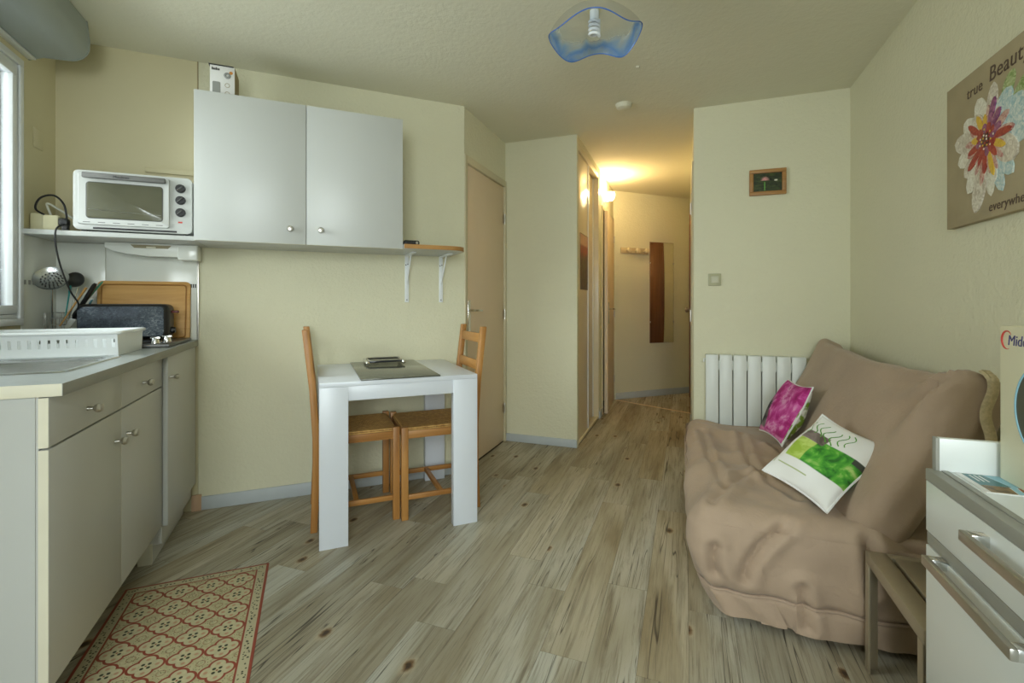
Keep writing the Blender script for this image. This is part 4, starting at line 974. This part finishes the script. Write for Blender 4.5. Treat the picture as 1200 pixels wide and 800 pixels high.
# ================================================================== METAL STOOL
mx0, mx1, my0, my1, mz = -.420, -.075, -2.046, -1.662, .361
so = Thing('slatted_side_table', 'low taupe metal slatted side table between sofa and white cabinet', 'side table', FB, ((mx0+mx1)/2, (my0+my1)/2, 0))
fw = .055
so.part('frame', MB().box((mx0, my0, mz-.036), (mx0+fw, my1, mz), .004).box((mx1-fw, my0, mz-.036), (mx1, my1, mz), .004).box((mx0+fw, my0, mz-.036), (mx1-fw, my0+.03, mz-.001), .002).box((mx0+fw, my1-.03, mz-.036), (mx1-fw, my1, mz-.001), .002), 'taupemetal')
n_ = 3; gp = .010; ww = (mx1-mx0-2*fw-gp*(n_+1))/n_
for i in range(n_):
    x = mx0+fw+gp+i*(ww+gp); so.part('slat', MB().box((x, my0+.03, mz-.022), (x+ww, my1-.03, mz-.0005), .002), 'taupemetal')
for (x, sx) in ((mx0, 1), (mx1, -1)):
    for (y, sy) in ((my0, 1), (my1, -1)):
        xa, xb = sorted((x, x+sx*.032)); ya, yb = sorted((y, y+sy*.006)); lg = MB().box((xa, ya, 0), (xb, yb, mz-.034), .0015)
        xa, xb = sorted((x, x+sx*.006)); ya, yb = sorted((y, y+sy*.032)); lg.box((xa, ya, 0), (xb, yb, mz-.034), .0015)
        so.part('leg', lg, 'taupemetal')
# ================================================================== WHITE CABINET BY THE RIGHT WALL
kx0, kx1, ky1, ky0, kz = -.431, -.013, -2.086, -2.70, .75
kc = Thing('white_cabinet', 'white cabinet with grey trim and long metal bar handles', 'cabinet', FB, ((kx0+kx1)/2, (ky0+ky1)/2, 0))
kc.part('body', MB().box((kx0+.018, ky0, .03), (kx1, ky1, kz-.0235), .001), 'white2')
kc.part('top', MB().box((kx0+.022, ky0, kz-.0235), (kx1, ky1-.0, kz), .001), 'white2')
kc.part('top_edge', MB().box((kx0-.001, ky0, kz-.026), (kx0+.022, ky1, kz), .002).box((kx0+.022, ky0, kz-.001), (kx0+.034, ky1-.012, kz+.002), .0005), 'greytrim')
kc.part('end_rail', MB().box((hit(FB, 1096, 'x', ky1), ky1-.016, kz), (kx1, ky1, .822), .001), 'white2')
kc.part('rail_edge', MB().box((hit(FB, 1095, 'x', ky1)-.004, ky1-.0165, kz), (hit(FB, 1097, 'x', ky1), ky1+.0005, .8225), .001), 'greytrim')
dwr = kc.part('drawer', MB().box((kx0, ky0+.002, .612), (kx0+.0175, ky1-.001, kz-.027), .001), 'white2')
kc.part('trim_band', MB().box((kx0+.002, ky0+.002, .582), (kx0+.018, ky1-.001, .609), .001), 'greytrim')
dor = kc.part('door', MB().box((kx0, ky0+.002, .04), (kx0+.0175, ky1-.001, .580), .001), 'white2')
kc.part('plinth', MB().box((kx0+.03, ky0+.01, 0), (kx1-.01, ky1-.01, .03)), 'greytrim')
def bar(y1, y0, z, par, zd):
    hx = kx0-.030
    kc.part('handle', MB().box((hx-.006, y0, z-.010), (hx+.006, y1, z+.010), .0025), 'nickel', par)
    for y in (y1-.012, y0+.012): kc.part('handle_post', MB().box((hx+.004, y-.011, z-.010), (kx0+.001, y+.011, z+.010), .0015), 'chrome', par)
ya = hit(FB, 1127, 'y', kx0-.03); bar(ya, ya-.33, .694, dwr, 0)
ya = hit(FB, 1083, 'y', kx0-.03); yb = hit(FB, 1189, 'y', kx0-.03); bar(ya, yb, .575, dor, 0)
# leaflet and carton on the cabinet
lf = Thing('leaflet', 'teal and orange printed leaflet lying under the cream carton', 'leaflet', FB, (-.3, -2.16, kz))
lx0, lx1, ly0, ly1, lz = -.388, -.12, -2.222, -2.106, kz+.0003
lf.part('sheet', MB().box((lx0, ly0, lz), (lx1, ly1, lz+.0016)), 'paper')
def patch(poly, mat, nm='print'): lf.part(nm, MB().prism(poly, lz+.0014, lz+.0021, 'z'), mat)
yy = ly0+.045
patch([(lx0+.010, ly1-.004), (lx0+.010, yy), (lx0+.060, yy), (lx0+.045, ly1-.004)], 'darkteal')
patch([(lx0+.047, ly1-.004), (lx0+.062, yy), (lx0+.10, yy), (lx0+.075, ly1-.004)], 'lightblue')
patch([(lx0+.077, ly1-.004), (lx0+.102, yy), (lx1-.003, yy), (lx1-.003, ly1-.004)], 'darkteal')
patch([(lx0+.010, yy-.002), (lx0+.010, ly0+.004), (lx0+.05, ly0+.004), (lx0+.055, yy-.002)], plain('landscape print', (.22, .13, .04), .4, var=.8, scale=70))
patch([(lx0+.057, yy-.002), (lx0+.052, ly0+.004), (lx0+.062, ly0+.004), (lx0+.067, yy-.002)], 'lightblue')
patch([(lx0+.069, yy-.002), (lx0+.064, ly0+.004), (lx1-.003, ly0+.004), (lx1-.003, yy-.002)], plain('sunset print', (.40, .15, .04), .4, var=.7, scale=45))
TXT_UP = Matrix(((0, 1, 0, 0), (-1, 0, 0, 0), (0, 0, 1, 0), (0, 0, 0, 1)))
for i in range(3): lf.part('text_line', MB().box((lx0+.018+i*.008, ly1-.05, lz+.0018), (lx0+.021+i*.008, ly1-.012, lz+.0024)), 'paper')
bxx = hit(FB, 1172, 'x', -2.118); by1, by0, bz, bz1 = -2.118, -2.47, kz+.0026, 1.073
mc = Thing('appliance_carton', 'cream appliance carton standing on the white cabinet', 'carton', FB, (-.2, -2.29, bz))
mc.part('carton', MB().box((bxx, by0, bz), (-.06, by1, bz1), .0015), 'boxcream')
FACE = Matrix(((0, 0, -1, 0), (-1, 0, 0, 0), (0, 1, 0, 0), (0, 0, 0, 1)))      # text x -> -y, text y -> z, facing -x
ly = hit(FB, 1181, 'y', bxx)
lgz = zat(FB, bxx, ly, 404)
mc.part('logo_text', MB().text('Midea', .030, Matrix.Translation((bxx-.0004, ly, lgz)) @ FACE, .0004, .15), 'navy')
lc = (hit(FB, 1180.5, 'y', bxx), lgz+.010)
mc.part('logo_ring', MB().tube([(bxx-.0006, lc[0]-.0165*math.cos(a), lc[1]+.0185*math.sin(a)) for a in [math.radians(40+i*14) for i in range(19)]], [.0004+.0018*math.sin(PI*i/18) for i in range(19)], 6), 'red')
dyc = hit(FB, 1191, 'y', bxx)-.094; dzc = .915
M['disc'] = plain('dark olive print', (.09, .095, .065), .4)
mc.part('disc_picture', MB().lathe([(0, 0), (.094, 0), (.094, .0008), (0, .0008)], (bxx, dyc, dzc), 48, Matrix.Rotation(-PI/2, 4, 'Y')), 'disc')
mc.part('disc_rim', MB().tube([(bxx-.0006, dyc+.095*math.cos(2*PI*k/48), dzc+.095*math.sin(2*PI*k/48)) for k in range(48)], .0022, 6, True), 'lightblue')
# ================================================================== PICTURES AND SMALL WALL THINGS
pz0, pz1, py1, py0 = 1.393, 1.905, -1.19, -1.71
pt = Thing('flower_canvas', 'beige canvas with a large painted flower and lettering above the sofa', 'painting', FB, (-.01, (py0+py1)/2, pz0))
pt.part('canvas', MB().box((-.024, py0, pz0), (-.0003, py1, pz1), .002), plain('tan painted canvas', (.40, .33, .20), .7, var=.12, scale=7, bump=.3, bscale=400))
def CP(a, b, d=0): return Vector((-.0242-d, py1-a, pz0+b))
def petal(c, ang, ln, wd, mat, d, nm='petal', tip=.62):
    mb = MB(); b2 = bmesh.new(); N = 14; ca, sa = math.cos(ang), math.sin(ang); ctr = None; ringp = []
    for k in range(N*2):
        t = (k/N) if k < N else (2-k/N); sgn = 1 if k < N else -1
        w = wd*((.25+.75*(t/.6)**.7) if t < .6 else math.sqrt(max(0, 1-((t-.6)/.4)**2)))*sgn
        ringp.append((c[0]+ln*t*ca-w*sa, c[1]+ln*t*sa+w*ca))
    vs = [b2.verts.new(CP(a, b_, d)) for a, b_ in ringp]; vb = [b2.verts.new(CP(a, b_, 0)) for a, b_ in ringp]
    cv = b2.verts.new(CP(c[0]+ln*.5*ca, c[1]+ln*.5*sa, d+.0012))
    for i in range(len(vs)):
        b2.faces.new((vs[i-1], vs[i], cv)); b2.faces.new((vb[i-1], vb[i], vs[i], vs[i-1]))
    bmesh.ops.remove_doubles(b2, verts=b2.verts, dist=1e-6); bmesh.ops.recalc_face_normals(b2, faces=b2.faces); mb._merge(b2)
    return pt.part(nm, mb, mat)
def paint(name, c1, c2): 
    n = NT(name); f = n.noise(n.coord(), 45, 3, .6, 2); n.col(n.ramp(f, [(.35, c1), (.65, c2)])); n.bump(f, .3, .003); return n.set(Roughness=.45)
P_w = paint('white petal paint', (.62, .58, .46), (.82, .80, .70)); P_b = paint('blue petal paint', (.28, .48, .52), (.72, .76, .70)); P_g = paint('leaf paint', (.12, .24, .02), (.50, .56, .30))
P_w2 = paint('grey white petal paint', (.46, .40, .30), (.74, .70, .60)); P_k = paint('rose streak paint', (.42, .14, .13), (.66, .50, .40)); P_r = paint('crimson paint', (.28, .012, .015), (.45, .06, .03)); P_y = paint('yellow paint', (.62, .36, .02), (.72, .50, .06)); P_p = paint('plum paint', (.16, .03, .12), (.36, .12, .24)); P_d = paint('dark centre paint', (.05, .01, .012), (.14, .02, .02))
fc = (.262, .252)
petal((fc[0]+.05, fc[1]+.06), math.radians(55), .135, .026, P_g, .0012, 'leaf'); petal((fc[0]+.10, fc[1]+.06), math.radians(30), .14, .03, P_g, .001, 'leaf')
R = math.radians
for i, (an, ln, wd, mt) in enumerate(((112, .165, .036, P_w), (80, .175, .028, P_w), (145, .170, .036, P_w), (168, .200, .036, P_w), (190, .185, .034, P_w), (212, .165, .032, P_w), (232, .19, .034, P_w), (252, .235, .034, P_w), (274, .185, .026, P_w), (292, .195, .026, P_b), (312, .185, .03, P_b), (330, .17, .042, P_w), (356, .215, .046, P_b), (22, .20, .04, P_b), (46, .17, .035, P_b), (130, .125, .034, P_w), (160, .13, .036, P_w), (240, .15, .03, P_w), (285, .15, .022, P_w))):
    petal(fc, R(an), ln, wd, (P_w2 if mt is P_w and i % 2 else mt), .0012+.0011*(i % 4)+.0012*(i > 14)); petal(fc, R(an+5), ln*.62, wd*.35, P_k, .0062+.0003*(i % 3), 'petal_streak')
for i, an in enumerate(range(95, 455, 24)):
    mt = P_y if i in (0, 1, 3, 8, 10) else (P_p if 11 < i else P_r)
    petal(fc, R(an), .085+.022*(i % 3), .012, mt, .0074+.0004*(i % 2), 'inner_petal')
for i, an in enumerate(range(0, 360, 30)): petal(fc, R(an+8), .055, .014, P_p if i % 3 == 0 else P_r, .0085, 'inner_petal')
pt.part('flower_centre', MB().lathe([(0, .0105), (.016, .0102), (.026, .009), (.03, .007), (0, .003)], tuple(CP(*fc)), 18, Matrix.Rotation(-PI/2, 4, 'Y')), P_d)
for k in range(22):
    a = k*2.4; r = .010+.0017*k; p = CP(fc[0]+r*math.cos(a), fc[1]+r*.8*math.sin(a), .0105)
    pt.part('paint_dot', MB().lathe([(0, .0015), (.003, .001), (.0035, 0), (0, -.001)], tuple(p), 8, Matrix.Rotation(-PI/2, 4, 'Y')), (P_w, P_y, P_r)[k % 3])
ink = plain('dark brown lettering', (.09, .055, .035), .6)
pt.part('lettering', MB().text('true', .052, Matrix.Translation(CP(.135, .428, .0005)) @ FACE, .0005, .1, 1.05), ink)
pt.part('lettering', MB().text('Beauty', .068, Matrix.Translation(CP(.262, .434, .0005)) @ FACE, .0005, .1, 1.05), ink)
pt.part('lettering', MB().text('everywhere', .042, Matrix.Translation(CP(.262, .020, .0005)) @ FACE, .0005, .1, 1.05), ink)
# small framed picture on the radiator wall
fx0, fx1, fz0, fz1 = hit(FB, 878.3, 'x', -.02), hit(FB, 921.8, 'x', -.02), 1.808, 1.972
pf = Thing('framed_picture', 'small wooden framed water lily picture on the radiator wall', 'picture', FB, ((fx0+fx1)/2, 0, fz0))
pf.part('frame', ring('x', fx0, fx1, fz0, fz1, -.022, 0, .024), 'edgewood')
def lily():
    n = NT('water lily print'); co = n.coord(); f = n.noise(n.mapp(co, (1, 1, 3)), 22, 4, .6, 1)
    n.col(n.ramp(f, [(.35, (.012, .014, .01)), (.55, (.035, .055, .012)), (.75, (.10, .13, .03))])); return n.set(Roughness=.25)
pf.part('print', MB().box((fx0+.022, -.010, fz0+.022), (fx1-.022, -.002, fz1-.022)), lily())
M['pinkpaint'] = plain('pink print', (.62, .27, .25), .4, var=.25, scale=120)
for k in range(9):
    a = math.radians(-10+k*25); cx, cz = (fx0+fx1)/2-.014, fz0+.098
    pf.part('painted_petal', MB().prism([(cx, cz-.004), (cx+.010*math.cos(a-.35), cz+.008*math.sin(a-.35)), (cx+.027*math.cos(a), cz+.024*math.sin(a)), (cx+.010*math.cos(a+.35), cz+.008*math.sin(a+.35))], -.0112-.0001*k, -.0098, 'y'), 'pinkpaint')
pf.part('painted_bud', MB().prism(rrect((fx0+fx1)/2+.038, (fx0+fx1)/2+.056, fz0+.088, fz0+.097, .004), -.0112, -.0098, 'y'), 'cream_edge')
pf.part('painted_stem', MB().box(((fx0+fx1)/2-.020, -.0112, fz0+.03), ((fx0+fx1)/2-.013, -.0098, fz0+.085)), 'green')
# light switch
sx0, sx1 = hit(FB, 830, 'x', -.008), hit(FB, 845, 'x', -.008)
sw = Thing('light_switch', 'olive square light switch on the radiator wall', 'switch', FB, ((sx0+sx1)/2, 0, 1.23))
sw.part('plate', MB().box((sx0, -.009, 1.235), (sx1, 0, 1.315), .003), 'switch')
sw.part('rocker', MB().box((sx0+.018, -.013, 1.253), (sx1-.012, -.008, 1.297), .003), plain('pale switch rocker', (.56, .55, .40), .4))
# radiator
rx0, rx1 = hit(FB, 826.5, 'x', -.075), hit(FB, 945.5, 'x', -.075)
rd = Thing('radiator', 'white panel radiator with seven flat vertical sections', 'radiator', FB, ((rx0+rx1)/2, -.04, .10))
rw = (rx1-rx0)/7
for i in range(7): rd.part('section', MB().box((rx0+i*rw+.0028, -.078, .10), (rx0+(i+1)*rw-.0028, -.018, .787), .005), 'radiator')
for z in (.14, .69): rd.part('collector', MB().box((rx0+.01, -.066, z), (rx1-.01, -.03, z+.06)), 'radiator')
for x in (rx0+.06, rx1-.09): rd.part('wall_bracket', MB().box((x, -.03, .70), (x+.03, -.0003, .74)), 'radiator')
rd.part('valve', MB().tube([(rx0+.01, -.05, .755), (rx0-.008, -.05, .755), (rx0-.008, -.05, .735)], .006, 8), 'radiator')
# smoke detector
solo('smoke_detector', MB().lathe([(0, CZ-.032), (.034, CZ-.031), (.046, CZ-.024), (.052, CZ-.006), (.055, CZ), (0, CZ)], (.735, 3.12, 0), 28), 'ceil', FW, (.735, 3.12, CZ-.03), 'round cream smoke detector on the ceiling', 'smoke detector')
solo('ceiling_hook', MB().lathe([(0, CZ-.008), (.008, CZ-.006), (.012, CZ), (0, CZ)], (.695, 2.62, 0), 12), 'cream_edge', FW, (.695, 2.62, CZ), 'tiny painted screw cap on the ceiling', 'screw cap')
# patched cover on the left wall
solo('junction_cover', MB().box((LX, -.205, 1.83), (LX+.004, -.125, 1.92), .002), 'smoothwall', FA, (LX, -.16, 1.83), 'faint square painted cover plate on the left wall', 'cover plate')
# ================================================================== CEILING LAMP
LC = (.342, 1.97)
lp = Thing('ceiling_lamp', 'blue-edged clear glass handkerchief ceiling lamp with spiral bulb', 'ceiling lamp', FW, (LC[0], LC[1], 2.15))
def lampfn(u, v):
    th = 2*PI*u; s = v
    wv = math.cos(4*th+.9)+.35*math.cos(3*th+2)+.2*math.cos(5*th)
    rr = .012+.172*math.sin(min(1, s)*1.45)*(1+.045*s*s*wv)
    z = 2.335-.112*s**1.8+.020*s**4*wv
    return Vector((LC[0]+rr*math.cos(th), LC[1]+rr*math.sin(th), z))
mb = MB().quadgrid(lampfn, 96, 26); bmesh.ops.remove_doubles(mb.bm, verts=mb.bm.verts, dist=1e-5)
def lampglass():
    n = NT('blue rimmed glass'); t = n.t; out = t.nodes['Material Output']; x, y, z = n.sep(n.coord())
    r = n.m2('SQRT', n.m2('ADD', n.m2('MULTIPLY', x, x), n.m2('MULTIPLY', y, y)))
    f = n.noise(n.coord(), 9, 3, .5, 1.2)
    e = n.m2('ADD', r, n.m2('MULTIPLY', n.m2('SUBTRACT', f, .5), .05))
    col = n.ramp(e, [(.10, (.90, .93, .93)), (.150, (.72, .84, .92)), (.165, (.24, .46, .80)), (.176, (.12, .30, .74)), (.19, (.4, .6, .86))])
    op = n.ramp(e, [(.09, (.06,)*3), (.145, (.15,)*3), (.165, (.6,)*3), (.178, (.75,)*3), (.19, (.4,)*3)])
    tr = n.n('ShaderNodeBsdfTransparent'); n.put(tr.inputs[0], n.ramp(e, [(.1, (.98, .99, .99)), (.155, (.84, .91, .97)), (.175, (.5, .65, .93))]))
    df = n.n('ShaderNodeBsdfTranslucent'); n.put(df.inputs[0], col); d2 = n.n('ShaderNodeBsdfDiffuse'); n.put(d2.inputs[0], col)
    a = n.n('ShaderNodeMixShader'); a.inputs[0].default_value = .5; t.links.new(df.outputs[0], a.inputs[1]); t.links.new(d2.outputs[0], a.inputs[2])
    m = n.n('ShaderNodeMixShader'); n.put(m.inputs[0], op); t.links.new(tr.outputs[0], m.inputs[1]); t.links.new(a.outputs[0], m.inputs[2])
    g = n.n('ShaderNodeBsdfGlossy'); g.inputs['Roughness'].default_value = .05; fr2 = n.n('ShaderNodeFresnel'); fr2.inputs[0].default_value = 1.4
    m2 = n.n('ShaderNodeMixShader'); t.links.new(fr2.outputs[0], m2.inputs[0]); t.links.new(m.outputs[0], m2.inputs[1]); t.links.new(g.outputs[0], m2.inputs[2])
    t.links.new(m2.outputs[0], out.inputs[0]); return n.m
shd = lp.part('glass_shade', mb, lampglass())
rimp = [lampfn(k/120, 1) for k in range(120)]
lp.part('shade_rim', MB().tube(rimp, .0022, 6, True), plain('cobalt glass edge', (.05, .16, .55), .15), shd)
lp.part('ceiling_rose', MB().lathe([(0, CZ), (.05, CZ), (.05, CZ-.02), (.012, CZ-.035), (.010, 2.345), (.03, 2.34), (.03, 2.332), (0, 2.332)], (*LC, 0), 20), 'plug')
lp.part('lamp_holder', MB().lathe([(0, 2.334), (.019, 2.334), (.019, 2.30), (.016, 2.294), (0, 2.294)], (*LC, 0), 16), 'whitepvc')
hel = [(LC[0]+.020*math.cos(k*.42), LC[1]+.020*math.sin(k*.42), 2.296-.068*k/60) for k in range(61)]
lp.part('spiral_bulb', MB().tube(hel, .006, 8), 'whitepvc')
# ================================================================== HALL
WLY = 1.475
sc_ = Thing('wall_lamp', 'glowing frosted glass wall lamp above the hall door', 'wall lamp', FB, (CLX, WLY, 2.14))
sc_.part('back_plate', MB().box((CLX, WLY-.03, 2.14), (CLX+.012, WLY+.03, 2.22), .003), 'whitepvc')
sc_.part('arm', MB().tube([(CLX+.01, WLY, 2.155), (CLX+.05, WLY, 2.15), (CLX+.06, WLY, 2.165)], .007, 8), plain('teal lamp fitting', (.15, .40, .45), .4))
n = NT('glowing frosted glass'); n.col(n.ramp(n.noise(n.coord(), 8, 2), [(.3, (.9, .85, .75)), (.7, (1, .95, .85))])); n.b.inputs['Emission Color'].default_value = (1, .78, .44, 1); n.b.inputs['Emission Strength'].default_value = 14
sc_.part('glass_shade', MB().lathe([(.012, 2.16), (.03, 2.166), (.048, 2.19), (.055, 2.225), (.05, 2.245), (.047, 2.243), (.051, 2.224), (.044, 2.193), (.027, 2.171), (.012, 2.166)], (CLX+.062, WLY, 0), 20), n.m)
pl = bpy.data.lights.new('wall_lamp_bulb', 'POINT'); pl.energy = 14; pl.color = (1, .70, .34); pl.shadow_soft_size = .03
po = bpy.data.objects.new('wall_lamp_bulb', pl); COL.objects.link(po); po.parent = sc_.o; po.location = (.062, 0, .125)
# poster on the sliding door
pxx = CLX-.016
q0, q1 = hit(FB, 679.6, 'y', pxx), hit(FB, 690, 'y', pxx); q0 = max(q0, CFY+.06); q1 = min(q1, CFY+.50)
zt_, zb_ = zat(FB, pxx, q0, 272), zat(FB, pxx, q0, 339)
po_ = Thing('flower_poster', 'narrow poster of dark tulips in vases on the sliding door', 'poster', FB, (pxx, q0, zb_))
def tulips():
    n = NT('tulip print'); co = n.coord(); x, y, z = n.sep(co); f = n.noise(n.mapp(co, (1, 3, 1)), 8, 4, .6, 1); v = n.voro(n.mapp(co, (1, 1.5, .7)), 14)
    low = n.ramp(n.m2('ADD', n.m2('MULTIPLY', v[0], .5), n.m2('MULTIPLY', f, .4)), [(.2, (.24, .13, .08)), (.4, (.05, .02, .02)), (.6, (.10, .09, .03))])
    h = n.m2('ADD', z, n.m2('MULTIPLY', f, .15)); hh = zt_-zb_
    c = n.mix(n.step(h, .62*hh+.07, .03), n.ramp(f, [(.4, (.22, .015, .015)), (.6, (.38, .07, .03))]), low)
    c = n.mix(n.step(z, .80*hh, .01), n.ramp(n.noise(co, 6, 2), [(.3, (.60, .30, .16)), (.7, (.72, .42, .25))]), c)
    n.col(c); return n.set(Roughness=.3)
po_.part('sheet', MB().box((pxx, q0, zb_), (pxx+.0015, q1, zt_)), tulips())
po_.part('border', ring('y', q0, q1, zb_, zt_, pxx, pxx+.0022, .004), 'kraft')
# coat rack
c0, c1 = hit(FH, 727, 'x', 0), hit(FH, 758.5, 'x', 0); cz = zat(FH, (c0+c1)/2, 0, 294)
cr = Thing('coat_rack', 'small wooden coat rack with three round pegs on the hall wall', 'coat rack', FH, ((c0+c1)/2, 0, cz))
cr.part('board', MB().box((c0, -.014, cz-.035), (c1, 0, cz+.035), .003), plain('pale peg board', (.55, .45, .27), .5))
for k in range(3):
    x = c0+(c1-c0)*(.2+.33*k); cr.part('peg', MB().lathe([(0, 0), (.010, 0), (.010, .03), (.028, .04), (.032, .055), (.022, .068), (0, .072)], (x, -.013, cz), 16, Matrix.Rotation(PI/2, 4, 'X')), plain('pale peg', (.66, .57, .36), .45))
# mirror
m0, m1 = hit(FH, 762, 'x', -.008), hit(FH, 789.3, 'x', -.008); mz1, mz0 = zat(FH, (m0+m1)/2, 0, 284.5), zat(FH, (m0+m1)/2, 0, 401)
mi = Thing('hall_mirror', 'tall frameless mirror on the wall at the end of the hall', 'mirror', FH, ((m0+m1)/2, 0, mz0))
mi.part('glass', MB().box((m0, -.008, mz0), (m1, -.003, mz1), .001), 'mirror')
mi.part('backing', MB().box((m0-.003, -.0045, mz0-.003), (m1+.003, 0, mz1+.003)), 'brown')
for x in (m0, m1):
    for z in (mz0+.25, mz1-.25): mi.part('clip', MB().box((x-.008, -.011, z-.010), (x+.008, 0, z+.010), .001), 'nickel')
